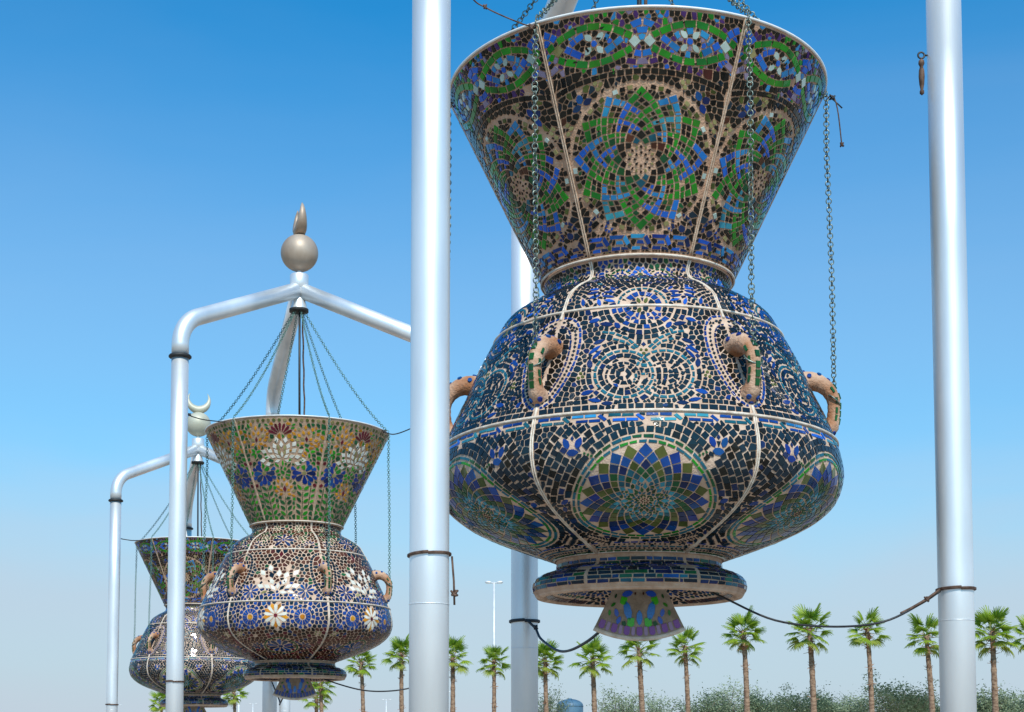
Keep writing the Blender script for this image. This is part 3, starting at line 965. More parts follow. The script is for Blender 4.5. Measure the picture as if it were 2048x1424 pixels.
def design_belly_flower(seed=24):
    L = S_BELLY.L; hw = S_BELLY.hw
    d = Design(hw, 0, L, seed, .022)
    r = d.rng
    y = L-.27
    # white and gold flower in the middle, blue rosettes beside it
    d.dot(0, y, .035, 'maroon')
    flower(d, 0, y, .21, 9, .066, 'white', r0=.22)
    for i in range(9):
        a = PI/2+2*PI*(i+.5)/9
        d.kite(.165*math.cos(a), y+.165*math.sin(a), .14, .07, a, 'amber', f=.6)
    for sx in (-1, 1):
        x = sx*.47
        d.dot(x, y-.02, .045, 'amber', n=10)
        for i in range(14):
            a = 2*PI*i/14
            d.place([(x+rr*math.cos(a+dd), y-.02+rr*math.sin(a+dd)) for rr, dd in ((.062, -.17), (.15, -.195), (.15, .195), (.062, .17))], 'cobalt')
            d.petal(x+.192*math.cos(a), y-.02+.192*math.sin(a), .07, .078, a, 'navy' if i % 2 else 'cobalt')
        for k in range(4):
            a = PI/2*k+.5
            d.dot(sx*(hw(y-.3)-.17)+.05*math.cos(a), y-.34+.04*math.sin(a), .02, 'straw')
    flower(d, 0, .62, .24, 10, .085, lambda i: 'navy' if i % 2 else 'cobalt', r0=.25, centre='navy')
    d.ring(0, .62, .29, .03, .06, 'forest')
    for sx in (-1, 1): flower(d, sx*.42, .64, .13, 8, .05, 'navy', r0=.25, centre='maroon')
    d.fill(.080, lambda x, y: pick(r, [('navy', 6), ('cobalt', 2), ('ink', 3)]) if y > L-.5 else pick(r, [('brown', 6), ('black', 2), ('maroon', 1.5), ('navy', 1)]), gap=.014)
    return d

# ------------------------------------------------------------------ lantern builder
RIB_AZ = [R(-33+60*k) for k in range(6)]
PAN_AZ = [R(-3+60*k) for k in range(6)]
def dpal(k): return PIDX[k]
def lantern(loc, label, designs, seed, n_ind, group, scale_h=1.0, grouts=('grout', 'grout_pale'), bead='bead', fan_cols=None, dots='cobalt', finer=1):
    """designs: list of (surface, design, normal sign, name)"""
    rng = random.Random(seed); nr = np.random.RandomState(seed)
    root = empty('mosaic_lantern', loc, label, 'lantern', group)
    # shells (the cement the tiles sit in)
    def shell(name, prof, mat, th=.03, n=96):
        mb = MB(); mb.lathe(prof, n); 
        inn = [(max(r_-th, .02), z) for r_, z in prof][::-1]
        mb.lathe([prof[-1]]+inn+[prof[0]], n)
        return mb.build(name, M[mat], root)
    mb = MB(); NC = 14
    mb.lathe([(CONE[0][0]+(CONE[1][0]-CONE[0][0])*i/NC, CONE[0][1]+(CONE[1][1]-CONE[0][1])*i/NC) for i in range(NC+1)], 120)
    mb.lathe([(1.71, 7.49), (1.70, 7.505), (1.665, 7.505)]+[(.83+(1.665-.83)*(1-i/8), 5.76+(7.49-5.76)*(1-i/8)) for i in range(1, 9)], 120)
    mb.build('cone', M[grouts[0]], root)
    shell('shoulder', [tuple(p) for p in S_SH.P[::2]]+[tuple(S_SH.P[-1])], grouts[1])
    shell('middle_band', [tuple(p) for p in S_MID.P[::4]]+[tuple(S_MID.P[-1])], grouts[1])
    shell('belly', [tuple(p) for p in S_BELLY.P[::2]]+[tuple(S_BELLY.P[-1])], grouts[1])
    shell('foot', [tuple(p) for p in S_FOOT.P[::2]]+[tuple(S_FOOT.P[-1])], grouts[0], .02)
    mb = MB(); mb.lathe([(.93, 2.886), (.918, 2.868), (.885, 2.862), (.86, 2.870), (.855, 2.885), (.84, 2.885)]+[tuple(p) for p in S_UND.P], 96)
    mb.build('foot_lip', M[grouts[1]], root)
    # beads and ribs
    torus(1.712, .012, 120, 6, 7.497).build('rim_band', M['rimmetal'], root)
    torus(.872, .012, 90, 6, 5.735).build('neck_ring', M[bead], root)
    torus(1.304, .012, 110, 6, 5.165).build('shoulder_ring', M[bead], root)
    torus(1.762, .013, 120, 6, 4.192).build('belly_ring', M[bead], root)
    torus(.757, .012, 80, 6, 3.205).build('foot_ring', M[bead], root)
    ribm = {}
    for nm, S, m_, rad in (('cone_rib', S_CONE, 'bead_tan', .008), ('shoulder_rib', S_SH, bead, .0075), ('belly_rib', S_BELLY, bead, .0075)):
        mb = MB()
        for off in (-.0095, .0095):
            t = np.linspace(0.005, S.L-.005, 30)
            P = S.map(np.full_like(t, off), t, .004, 0)
            mb.tube([tuple(p) for p in P], rad, 6)
        me = mb.mesh(nm, M[m_])
        for a in RIB_AZ:
            o = link(nm, me, root); o.rotation_euler = (0, 0, a)
    for a0, a1 in ((.0, .09), (S_MID.L-.09, S_MID.L)):
        mb = MB()
        t = np.linspace(a0, a1, 6); P = S_MID.map(np.zeros_like(t), t, .004, 0)
        mb.tube([tuple(p) for p in P], .013, 6)
        me = mb.mesh('middle_rib', M[bead])
        for a in RIB_AZ:
            o = link('middle_rib', me, root); o.rotation_euler = (0, 0, a)
    # tiles
    camd = np.array([-loc[0], -loc[1], 1.6-5.0]); camd /= np.linalg.norm(camd)
    cand = []; V = []; F = []; MI = []; nv = 0
    store = []
    for S, d, sgn, hh in designs:
        for az in PAN_AZ:
            flip = False
            for p, col, h in d.t:
                n = len(p)
                if nr.rand() < .005: continue      # a lost tile
                P = np.array(p); c = P.mean(0)
                Pj = P + nr.uniform(-.0014, .0014, P.shape)
                top = c+(Pj-c)*(1-.0035/max(.012, math.sqrt(abs(poly_area(p)))))
                tl = nr.uniform(-.03, .03, 2)
                hts = hh*h+((top-c)*tl).sum(1)+nr.uniform(-.0006, .0008)
                store.append((S, az, Pj, top, hts, sgn, col, abs(poly_area(p))))
    # vectorised mapping per surface
    out = [None]*len(store)
    bys = {}
    for i, t in enumerate(store): bys.setdefault((id(t[0]), t[5]), []).append(i)
    for (_, sgn), idx in bys.items():
        S = store[idx[0]][0]
        X = []; T = []; H = []; A = []; cnt = []
        for i in idx:
            _, az, Pj, top, hts, _, _, _ = store[i]
            n = len(Pj); cnt.append(n)
            X += [Pj[:, 0], top[:, 0]]; T += [Pj[:, 1], top[:, 1]]
            H += [np.full(n, -.004*sgn), hts*sgn]; A.append(np.full(2*n, az))
        W = S.map(np.concatenate(X), np.concatenate(T), np.concatenate(H), np.concatenate(A))
        o = 0
        for i, n in zip(idx, cnt): out[i] = W[o:o+2*n]; o += 2*n
    score = []
    for i, W in enumerate(out):
        n = len(W)//2
        c = W[n:].mean(0)
        e1 = W[n+1]-W[n]; e2 = W[n+2]-W[n]
        nn = np.cross(e1, e2); L = np.linalg.norm(nn)+1e-12; nn = nn/L*store[i][5]
        if i == 0: pass
        f = float(nn @ camd)
        if store[i][5] < 0 or hh < 0: f *= .2
        score.append(max(f, 0)*store[i][7])
    order = sorted(range(len(out)), key=lambda i: -score[i])
    ind = set(order[:n_ind])
    cache = {}
    for i, W in enumerate(out):
        n = len(W)//2
        rngi = range(n)
        fs = [tuple(n+k for k in rngi)]+[(k, (k+1) % n, n+(k+1) % n, n+k) for k in rngi]
        if store[i][5] < 0: fs = [f[::-1] for f in fs]
        if i in ind:
            c = W.mean(0)
            me = bpy.data.meshes.new('tile')
            me.from_pydata([tuple(v) for v in W-c], [], fs)
            me.materials.append(M[store[i][6]])
            link('tile', me, root, tuple(c))
        else:
            V.append(W); F += [tuple(nv+k for k in f) for f in fs]; MI += [PIDX[store[i][6]]]*len(fs); nv += 2*n
    V = np.concatenate(V)
    me = bpy.data.meshes.new('mosaic_field')
    me.from_pydata(V.tolist(), [], F)
    for m in PMATS: me.materials.append(m)
    me.polygons.foreach_set('material_index', MI); me.update()
    o = link('mosaic_field', me, root); o['kind'] = 'stuff'
    print('lantern tiles', len(out))
    # handles
    body = MB()
    path = [(1.40, 4.75), (1.49, 4.815), (1.60, 4.815), (1.695, 4.755), (1.75, 4.66), (1.755, 4.56), (1.745, 4.47), (1.72, 4.40), (1.64, 4.35)]
    rads = [.112, .10, .082, .068, .060, .055, .058, .074, .085]
    q = spline(path, 26); rr = np.interp(np.linspace(0, 8, 26), range(9), rads)
    body.tube([(p[0]*0, -p[0], p[1]) for p in q], [float(x)*(1+.05*math.sin(3.1*k)) for k, x in enumerate(rr)], 16)
    hm = body.mesh('handle', M['clay'])
    # rough white collar where it joins the wall
    cms = []
    for (cr, cz, rad, tilt) in ((1.475, 4.75, .118, .25), (1.675, 4.355, .094, .25)):
        pts = []; col = MB()
        for k in range(26):
            a = 2*PI*k/26; rd = rad*(1+rng.uniform(-.07, .07))
            pts.append((rd*.95*math.cos(a), -(cr-rd*math.sin(a)*tilt*1.7+.0), cz+rd*math.sin(a)))
        col.tube(pts, [.010*rng.uniform(.6, 1.5) for _ in pts], 6, closed=True)
        cms.append(col.mesh('plaster_collar', M['bead']))
    wr = MB(); wr.tube([(.078*math.cos(2*PI*k/20), -1.75+.078*math.sin(2*PI*k/20)*.75, 4.65+.05*math.sin(2*PI*k/20)) for k in range(20)], .008, 6, closed=True)
    wm = wr.mesh('wire_loop', M['chain'])
    # dots and strip tiles on the outside of the handle
    def frame(t):
        k = min(int(t*25), 24); a = q[k]; b = q[k+1]; u = t*25-k
        p = a+(b-a)*u; dd = (b-a)/np.linalg.norm(b-a)
        return p, dd, float(np.interp(t*8, range(9), rads))
    def on_handle(t, ang, shape, hgt=.006):
        p, dd, rad = frame(t)
        out_ = np.array([dd[1]*-1, dd[0]])      # normal in the (r,z) plane
        if out_[0] < 0 and out_[1] < 0: out_ = -out_
        c = np.array([0., -p[0], p[1]]); tv = np.array([0., -dd[0], dd[1]]); ov = np.array([0., -out_[0], out_[1]]); sv = np.array([1., 0, 0])
        nv_ = ov*math.cos(ang)+sv*math.sin(ang); bv = -ov*math.sin(ang)+sv*math.cos(ang)
        lo = [c+nv_*(rad*1.03-.008)+tv*y+bv*x for x, y in shape]; hi = [c+nv_*(rad*1.03+hgt)+tv*y*.9+bv*x*.9 for x, y in shape]
        n = len(shape)
        return lo+hi, [tuple(n+k for k in range(n))]+[(k, (k+1) % n, n+(k+1) % n, n+k) for k in range(n)]
    dm = []
    circ = [(.023*math.cos(2*PI*k/9), .023*math.sin(2*PI*k/9)) for k in range(9)]
    for t, a in ((.06, .7), (.06, -.7), (.14, 0), (.16, 1.2), (.17, -1.2), (.24, .55), (.25, -.6), (.33, .1), (.90, .6), (.9, -.6), (.95, 0), (.985, .9), (.98, -.9)):
        mb = MB(); v, f = on_handle(t, a, circ); mb.add(v, f); dm.append(('glass_dot', mb.mesh('glass_dot', M[dots], False)))
    for t in (.40, .49, .58, .67, .76):
        mb = MB(); v, f = on_handle(t, 0.0, [(-.02, -.03), (.02, -.03), (.02, .03), (-.02, .03)]); mb.add(v, f); dm.append(('glass_strip', mb.mesh('glass_strip', M['forest'], False)))
    for t in (.42, .53, .64, .73):
        for a in (1.25, -1.25):
            mb = MB(); v, f = on_handle(t, a, [(-.011, -.03), (.011, -.03), (.011, .03), (-.011, .03)]); mb.add(v, f); dm.append(('glass_strip', mb.mesh('glass_strip', M['forest'], False)))
    for a in RIB_AZ:
        h = link('handle', hm, root); h.rotation_euler = (0, 0, a)
        for nm, me in dm: link(nm, me, h)
        for cm in cms: link('plaster_collar', cm, h)
        link('wire_loop', wm, h)
    # fan-shaped pendant under the foot
    fr = .92; az_ = 3.43; half = .455; n = 22
    top = .30
    arc = [(fr*math.sin(-half+2*half*i/n), az_-fr*math.cos(-half+2*half*i/n)) for i in range(n+1)]
    inn = [(top*math.sin(half-2*half*i/6), az_-top*math.cos(half-2*half*i/6)) for i in range(7)]
    ol = arc+inn; N_ = len(ol)
    fan_rot = .02
    mb = MB(); mb.add([(x, -.02, z) for x, z in ol]+[(x, .02, z) for x, z in ol], [tuple(range(N_)), tuple(range(N_, 2*N_))[::-1]]+[(i, N_+i, N_+(i+1) % N_, (i+1) % N_) for i in range(N_)])
    fp = mb.build('fan_pendant', M['grout_fan'], root, smooth=False); fp.rotation_euler = (0, 0, fan_rot)
    mb = MB(); mb.tube([(x*1.004, 0, z) for x, z in arc], .024, 6); e = mb.build('fan_edge', M['bead'], fp)
    mb = MB(); mb.tube([(0, 0, 3.05), (0, 0, 3.5)], .03, 8); mb.build('pendant_rod', M['clay'], fp)
    fc = fan_cols
    def fg(rr, a, L, W, ang, c, side=-1, sh='leaf'):
        """piece at radius rr, angle a in the fan; ang relative to the radial direction"""
        cx, cz = rr*math.sin(a), az_-rr*math.cos(a)
        th = -PI/2+a+ang
        if sh == 'leaf': pts = [(-.5, 0), (-.25, -.42), (.1, -.5), (.36, -.3), (.5, 0), (.36, .3), (.1, .5), (-.25, .42)]
        else: pts = [(-.5, -.45), (.3, -.5), (.5, -.2), (.5, .25), (.3, .5), (-.5, .45)]
        pts = [(cx+x*L*math.cos(th)-y*W*math.sin(th), cz+x*L*math.sin(th)+y*W*math.cos(th)) for x, y in pts]
        n = len(pts); cxm = sum(p[0] for p in pts)/n; czm = sum(p[1] for p in pts)/n
        v = [(x, side*.012, z) for x, z in pts]+[(cxm+(x-cxm)*.9, side*.027, czm+(z-czm)*.9) for x, z in pts]
        f = [tuple(n+k for k in range(n))]+[(k, (k+1) % n, n+(k+1) % n, n+k) for k in range(n)]
        if side > 0: f = [g[::-1] for g in f]
        mb = MB(); mb.add(v, f); mb.build('glass_piece', M[c], fp, smooth=False)
    for side in (-1, 1):
        for k in range(13):
            a = -half*.88+2*half*.88*k/12
            fg(fr-.062, a, .085, .058 if k % 2 == 0 else .036, 0, fc[0] if k % 2 == 0 else fc[1], side, 'q')
        for sx in (-1, 1):
            fg(.68, sx*.155, .20, .075, sx*-.35, fc[2], side); fg(.78, sx*.10, .085, .07, 0, fc[3], side, 'q')
            fg(.60, sx*.235, .075, .065, 0, fc[3], side, 'q'); fg(.53, sx*.20, .11, .06, sx*1.1, fc[4], side)
            fg(.72, sx*.29, .085, .042, sx*-.5, fc[4], side); fg(.78, sx*.24, .085, .042, sx*.2, fc[4], side)
            fg(.42, sx*.2, .11, .05, sx*.4, fc[4], side); fg(.42, sx*.34, .06, .05, 0, fc[3], side, 'q')
            fg(.66, sx*.36, .06, .028, sx*.5, 'green', side); fg(.74, sx*.37, .06, .028, sx*-.3, 'green', side); fg(.58, sx*.37, .05, .02, 0, 'forest', side)
            fg(.80, sx*.175, .045, .04, .4, 'forest', side, 'q'); fg(.50, sx*.37, .04, .02, .2, 'forest', side)
            fg(.52, sx*.07, .03, .018, 0, 'brown', side); fg(.47, sx*.07, .03, .018, 0, 'brown', side)
        fg(.735, 0, .15, .06, 0, fc[2], side)
    return root
def tmat(name, c, rough=.15):
    """opaque fan glass; bright base colours stand in for light coming through"""
    m, n, l, p = newmat(name)
    nz = n.new('ShaderNodeTexNoise'); nz.inputs['Scale'].default_value = 14
    cr = n.new('ShaderNodeValToRGB'); cr.color_ramp.elements[0].position = .3; cr.color_ramp.elements[1].position = .7
    cr.color_ramp.elements[0].color = (c[0]*.6, c[1]*.6, c[2]*.6, 1); cr.color_ramp.elements[1].color = (*c, 1)
    l.new(nz.outputs['Fac'], cr.inputs[0]); l.new(cr.outputs[0], p.inputs['Base Color'])
    p.inputs['Roughness'].default_value = rough
    return m
M['grout_fan'] = noise_mat('fan_cement', (.26,.21,.16), (.40,.33,.26), 12, .85, bump=.4, bscale=50)
for k, c in {'f_blue': (.02,.24,.80), 'f_lime': (.06,.62,.02), 'f_violet': (.26,.07,.40), 'f_mauve': (.42,.28,.48), 'f_royal': (.02,.12,.7), 'f_navy': (.02,.06,.32), 'f_gold': (.5,.4,.1)}.items():  # backlit look of the panes is put into these colours
    M[k] = tmat('fan_glass_'+k[2:], c)

BASE_Z = 0
L1 = (1.14, 13.4, 0); L2 = (-4.05, 28.0, -.14); L3 = (-9.02, 42.6, -.32)
FRAME_DROP = {id(L1): 0, id(L2): 0, id(L3): -.2}
BLUE = [(S_CONE, design_cone_blue(), 1, .007), (S_SH, design_shoulder_blue(), 1, .006), (S_MID, design_middle_blue(), 1, .006),
        (S_BELLY, design_belly_blue(), 1, .006),
        (S_FOOT, design_bricks(S_FOOT, 5, .036, .105, [('navy', 6), ('cobalt', 1.2), ('ink', 7), ('forest', 1.2), ('teal', .5)]), 1, .005),
        (S_UND, design_under(), -1, .005)]
FLOWER = [(S_CONE, design_cone_flower(), 1, .007), (S_SH, design_shoulder_flower(), 1, .006), (S_MID, design_middle_flower(), 1, .006),
          (S_BELLY, design_belly_flower(), 1, .006),
          (S_FOOT, design_bricks(S_FOOT, 25, .038, .10, [('ink', 5), ('navy', 4), ('forest', 2), ('black', 3)]), 1, .005),
          (S_UND, design_under(26), -1, .005)]
lantern(L1, 'large blue and green mosaic lantern hanging nearest, with round petal medallions on its cone', BLUE, 11, 300, 'giant mosaic lanterns hung in a row',
        fan_cols=['f_violet', 'f_mauve', 'f_blue', 'f_lime', 'f_royal'])
lantern(L2, 'flowered mosaic lantern with white and orange blossoms, the middle one of the row', FLOWER, 12, 300, 'giant mosaic lanterns hung in a row',
        fan_cols=['f_navy', 'f_navy', 'f_blue', 'f_royal', 'f_royal'], dots='cobalt', grouts=('grout_brown', 'grout_pale'))
lantern(L3, 'dark blue mosaic lantern hanging farthest away, partly behind the flowered lantern', BLUE, 13, 120, 'giant mosaic lanterns hung in a row',
        fan_cols=['f_navy', 'f_navy', 'f_blue', 'f_royal', 'f_royal'])

# ------------------------------------------------------------------ frames of bent pipe
OFF = {'left': (-1.765, -2.13), 'right': (2.665, -.60), 'back': (-1.0, 3.27)}
HUBZ = 10.17
def frame(loc, label, cres_rz, stone, ring_z, sphere_label, crescent_w=1.0):
    fz = FRAME_DROP[id(loc)]
    root = empty('lantern_frame', (loc[0], loc[1], fz), label, 'frame', 'bent pipe frames carrying the lanterns')
    rad = .15
    for nm, (ox, oy) in OFF.items():
        mb = MB(); mb.tube([(ox, oy, z) for z in (-fz, 3, 6, 8.27)], rad, 40)
        mb.build('post', M['post'], root)
        mb = MB(); mb.lathe([(.0, .0), (.30, .0), (.30, .03), (.0, .03)], 28, c=(ox, oy, -fz)); mb.build('base_plate', M['post'], root)
        for zs_ in (2.62,): torus(.1512, .003, 40, 5, zs_, (ox, oy)).build('weld_seam', M['post'], root)
        mb = MB(); mb.lathe([(.15, 8.27), (.178, 8.275), (.198, 8.29), (.198, 8.315), (.18, 8.335), (.15, 8.34)], 36, c=(ox, oy, 0)); mb.build('rubber_collar', M['rubber'], root)
        # bent arm: vertical, arc, straight up to the hub
        D = math.hypot(ox, oy); ux, uy = -ox/D, -oy/D
        zt = 8.93; sl = (HUBZ-.02-zt)/D; ang = math.atan(sl)
        Rb = .62; turn = PI/2-ang; tl = Rb*math.tan(turn/2)
        P = [(0, 8.33), (0, zt-tl)]
        n = 12
        for i in range(1, n+1):
            a = turn*i/n
            P.append((Rb-Rb*math.cos(a), zt-tl+Rb*math.sin(a)))
        P.append((D*.5, zt+sl*D*.5)); P.append((D-.02, zt+sl*(D-.02)))
        mb = MB(); mb.tube([(ox+ux*d, oy+uy*d, z) for d, z in P], rad, 40)
        mb.build('arm', M['post'], root)
    mb = MB(); mb.lathe([(.0, HUBZ+.27), (.16, HUBZ+.27), (.175, HUBZ+.255), (.175, HUBZ-.02), (.09, HUBZ-.10), (.10, HUBZ-.17), (.165, HUBZ-.40), (.165, HUBZ-.44), (.0, HUBZ-.44)], 36)
    hub = mb.build('hub', M['post'], root)
    mb = MB(); mb.lathe([(.168, HUBZ-.395), (.182, HUBZ-.40), (.182, HUBZ-.455), (.0, HUBZ-.46)], 36); mb.build('black_ring', M['rubber'], hub)
    for k in range(3):
        a = R(30+120*k); mb = MB()
        mb.add([(.08, -.012, -.10), (.165, -.012, -.39), (.08, -.012, -.39), (.08, .012, -.10), (.165, .012, -.39), (.08, .012, -.39)], [(0, 1, 2), (5, 4, 3), (0, 3, 4, 1), (1, 4, 5, 2), (2, 5, 3, 0)])
        g = mb.build('gusset', M['post'], hub, (0, 0, HUBZ), smooth=False); g.rotation_euler = (0, 0, a)
    # finial
    fin = MB(); fin.tube([(0, 0, HUBZ+.26), (0, 0, HUBZ+.40)], .04, 12); 
    f = fin.build('finial_stem', M['post'], root)
    rs = .355; zc = HUBZ+.335+rs
    mb = MB(); mb.lathe([(rs*math.sin(PI*i/28)+1e-4, zc-rs*math.cos(PI*i/28)) for i in range(29)], 56); mb.build('finial_ball', M[stone], root)
    # crescent: outer circle minus an offset inner one, horns up, swelling in thickness
    Ro, Ri = .34*crescent_w, .265*crescent_w; dz = .125*crescent_w
    zz = zc+rs+Ro-.03
    n = 30; secs = []
    a_h = math.acos(max(-1, min(1, (Ro*Ro+dz*dz-Ri*Ri)/(2*Ro*dz))))     # angle of the horn from +z
    for i in range(n+1):
        a = a_h+(2*PI-2*a_h)*i/n
        px, pz = Ro*math.sin(a), Ro*math.cos(a)
        # ray from the outer centre to the inner circle
        cx_, cz_ = math.sin(a), math.cos(a)
        b = -dz*cz_; disc = b*b-(dz*dz-Ri*Ri); ri = -b+math.sqrt(max(disc, 0))
        ri = min(ri, Ro-.002); th = .006+.115*math.sin(PI*i/n)**.8
        secs.append([(px, 0), (ri*cx_+(px-ri*cx_)*.5, th), (ri*cx_, 0), (ri*cx_+(px-ri*cx_)*.5, -th), pz, ri*cz_])
    mb = MB(); vs = []; fs = []
    for s_ in secs:
        po, m1, pi_, m2, pz, iz = s_
        mz = (pz+iz)/2; th = m1[1]
        vs += [(po[0], -th*.7, zz+pz), (m1[0], -th, zz+mz), (pi_[0], -th*.7, zz+iz), (pi_[0], th*.7, zz+iz), (m2[0], th, zz+mz), (po[0], th*.7, zz+pz)]
    for i in range(n):
        for k in range(6): fs.append((i*6+k, i*6+(k+1) % 6, (i+1)*6+(k+1) % 6, (i+1)*6+k))
    fs += [tuple(range(6))[::-1], tuple(n*6+k for k in range(6))]
    mb.add(vs, fs)
    cr = mb.build('crescent', M[stone], root); cr.rotation_euler = (0, 0, cres_rz)
    return root
frame(L1, 'silver pipe frame nearest the camera, two thick posts either side of the big lantern', R(80), 'stone', 0, '')
frame(L2, 'silver pipe frame over the flowered lantern, topped by a brown ball and an edge-on crescent', R(108), 'stone', 0, '')
frame(L3, 'farthest silver pipe frame at left, topped by a pale ball and an open crescent', R(12), 'stone_pale', 0, '')

# ------------------------------------------------------------------ chains
def link_mesh(name, Rm, r, n, m, mat, el=1.12):
    mb = MB(); mb.tube([(Rm*math.sin(2*PI*i/n), 0, -Rm*el*math.cos(2*PI*i/n)) for i in range(n)], r, m, closed=True)
    return mb.mesh(name, M[mat])
def chain_frames(pts, pitch, rng, roll0=0):
    pts = [Vector(p) for p in pts]
    d = [0]
    for i in range(1, len(pts)): d.append(d[-1]+(pts[i]-pts[i-1]).length)
    n = int(d[-1]/pitch); out = []; j = 0
    for i in range(n):
        t = (i+.5)*d[-1]/n
        while d[j+1] < t: j += 1
        p = pts[j].lerp(pts[j+1], (t-d[j])/(d[j+1]-d[j])); dr = (pts[j+1]-pts[j]).normalized()
        q = dr.to_track_quat('Z', 'Y')
        roll = roll0+(PI/2 if i % 2 else 0)+rng.uniform(-.3, .3)
        m = Matrix.Translation(p) @ q.to_matrix().to_4x4() @ Matrix.Rotation(roll, 4, 'Z')
        out.append(m)
    return out
def joined_chain(frames_, me):
    vs = []; fs = []
    base = np.array([v.co[:] for v in me.vertices]); pf = [tuple(p.vertices) for p in me.polygons]
    for k, m in enumerate(frames_):
        A = np.array(m)
        vs.append(base @ A[:3, :3].T + A[:3, 3]); o = k*len(base)
        fs += [tuple(i+o for i in f) for f in pf]
    return np.concatenate(vs).tolist(), fs
HR = 1.80
def chain_path(loc, az, sagk, rnd):
    x0, y0, lz = loc
    s, c = math.sin(az), -math.cos(az)
    top = Vector((x0+.11*s, y0+.11*c, HUBZ-.46+FRAME_DROP[id(loc)])); rim = Vector((x0+1.724*s, y0+1.724*c, 7.525+lz)); hand = Vector((x0+1.76*s, y0+1.76*c, 4.66+lz))
    up = []
    n = 16
    for i in range(n+1):
        t = i/n; p = top.lerp(rim, t); p.z -= sagk*4*t*(1-t)*(.75+.5*t)
        up.append(p)
    dn = [rim+Vector((.008*s, .008*c, -.02))]+[rim.lerp(hand, t)+Vector((.01*math.sin(5*t+rnd), 0, 0)) for t in (.2, .4, .6, .8)]+[hand]
    return up, dn
names = {0: 'front left', 1: 'front right', 2: 'right', 3: 'back right', 4: 'back left', 5: 'left'}
near_link = link_mesh('link', .0235, .0052, 14, 6, 'chain')
far_link = link_mesh('link_far', .0235, .0058, 8, 4, 'chain_green')
crng = random.Random(5)
LN = [(L1, 'the nearest lantern', 'chains of the nearest lantern'), (L2, 'the flowered lantern', 'chains of the flowered lantern'), (L3, 'the farthest lantern', 'chains of the farthest lantern')]
for li, (loc, who, grp) in enumerate(LN):
    for k, az in enumerate(RIB_AZ):
        up, dn = chain_path(loc, az, [.16, .15, .15][li], crng.uniform(0, 6))
        lab = 'steel chain running over the rim to the %s handle of %s' % (names[k], who)
        if li == 0:
            root = empty('hanging_chain', tuple(up[-1]), lab, 'chain', grp)
            base = Vector(root.location)
            fr = chain_frames(dn, .040, crng)
            if k in (0, 1, 2, 5):
                for m in fr:
                    o = link('link', near_link, root); m = m.copy(); m.translation -= base; o.matrix_local = m
                fr = []
            v, f = joined_chain(chain_frames(up, .040, crng)+fr, near_link)
            v = [(a-base.x, b-base.y, c-base.z) for a, b, c in v]
            o = link('upper_run', mesh('upper_run', v, f, M['chain'], smooth=True), root); o['kind'] = 'stuff'
        else:
            v, f = joined_chain(chain_frames(up, .040, crng)+chain_frames(dn, .040, crng), far_link)
            o = link('hanging_chain', mesh('hanging_chain', v, f, M['chain_green'], smooth=True)); tag(o, lab, 'chain', grp)
    # electric cables down the middle
    mb = MB()
    mb.tube([(loc[0]+.02, loc[1]-.05, HUBZ-.4), (loc[0]+.03, loc[1]-.05, 8.5), (loc[0]+.045, loc[1], 6.6)], .022, 8)
    o = mb.build('power_cable', M['cable']); tag(o, 'thick black cable dropping from the hub into %s' % who, 'cable', 'power cables in the middle of the frames')
    mb = MB()
    pts = [(loc[0]+.06, loc[1]+.03, HUBZ-.4)]+[(loc[0]+.06+.10*t+.006*math.sin(40*t), loc[1]+.05, HUBZ-.4-3.4*t) for t in np.linspace(.05, 1, 24)]
    mb.tube(pts, .016, 8)
    o = mb.build('braided_rope', M['wire']); tag(o, 'brown twisted rope beside the black cable above %s' % who, 'rope', 'ropes in the middle of the frames')

# ------------------------------------------------------------------ tie ropes and cables
def rope(name, pts, rad, mat, label, cat, extra=None, n=40, parent_loc=None):
    mb = MB(); q = spline(pts, n)
    mb.tube([tuple(p) for p in q], rad, 8)
    o = mb.build(name, M[mat]); tag(o, label, cat)
    if extra:
        for nm, m2, mt in extra: m2.build(nm, M[mt], o)
    return o
def wrap(cx, cy, z, rad, tilt=0, n=30, r=.154, turns=2, dz=.022):
    mb = MB()
    N = n*turns
    mb.tube([(cx+(r+rad*.9)*math.sin(2*PI*i/n), cy-(r+rad*.9)*math.cos(2*PI*i/n), z+dz*i/N*turns*.5+tilt*math.sin(2*PI*i/n+.5)) for i in range(N+1)], rad, 6)
    return mb
def knot(c, s, seed=0):
    rg = random.Random(seed); mb = MB()
    pts = [(c[0]+s*math.sin(2.4*i)*rg.uniform(.5, 1), c[1]+s*math.cos(1.7*i)*.6, c[2]+s*.8*math.cos(3.1*i)*rg.uniform(.6, 1)) for i in range(12)]
    mb.tube([tuple(p) for p in spline(pts, 50)], s*.28, 6)
    return mb
def post_of(loc, nm): return loc[0]+OFF[nm][0], loc[1]+OFF[nm][1]
xl, yl = post_of(L1, 'left'); xr, yr = post_of(L1, 'right'); xb, yb = post_of(L1, 'back')
o = wrap(xl, yl, 2.99, .008, .01, dz=.014).build('rope_tie', M['wire']); tag(o, 'thin brown rope tied round the near left post', 'rope')
k_ = knot((xl+.19, yl+.02, 2.71), .03, 3); k_.tube([(xl+.17, yl+.02, 2.99), (xl+.185, yl+.02, 2.8), (xl+.19, yl+.02, 2.62)], .009, 6)
k_.build('loose_end', M['wire'], o)
zr = 2.88; zb = 2.93
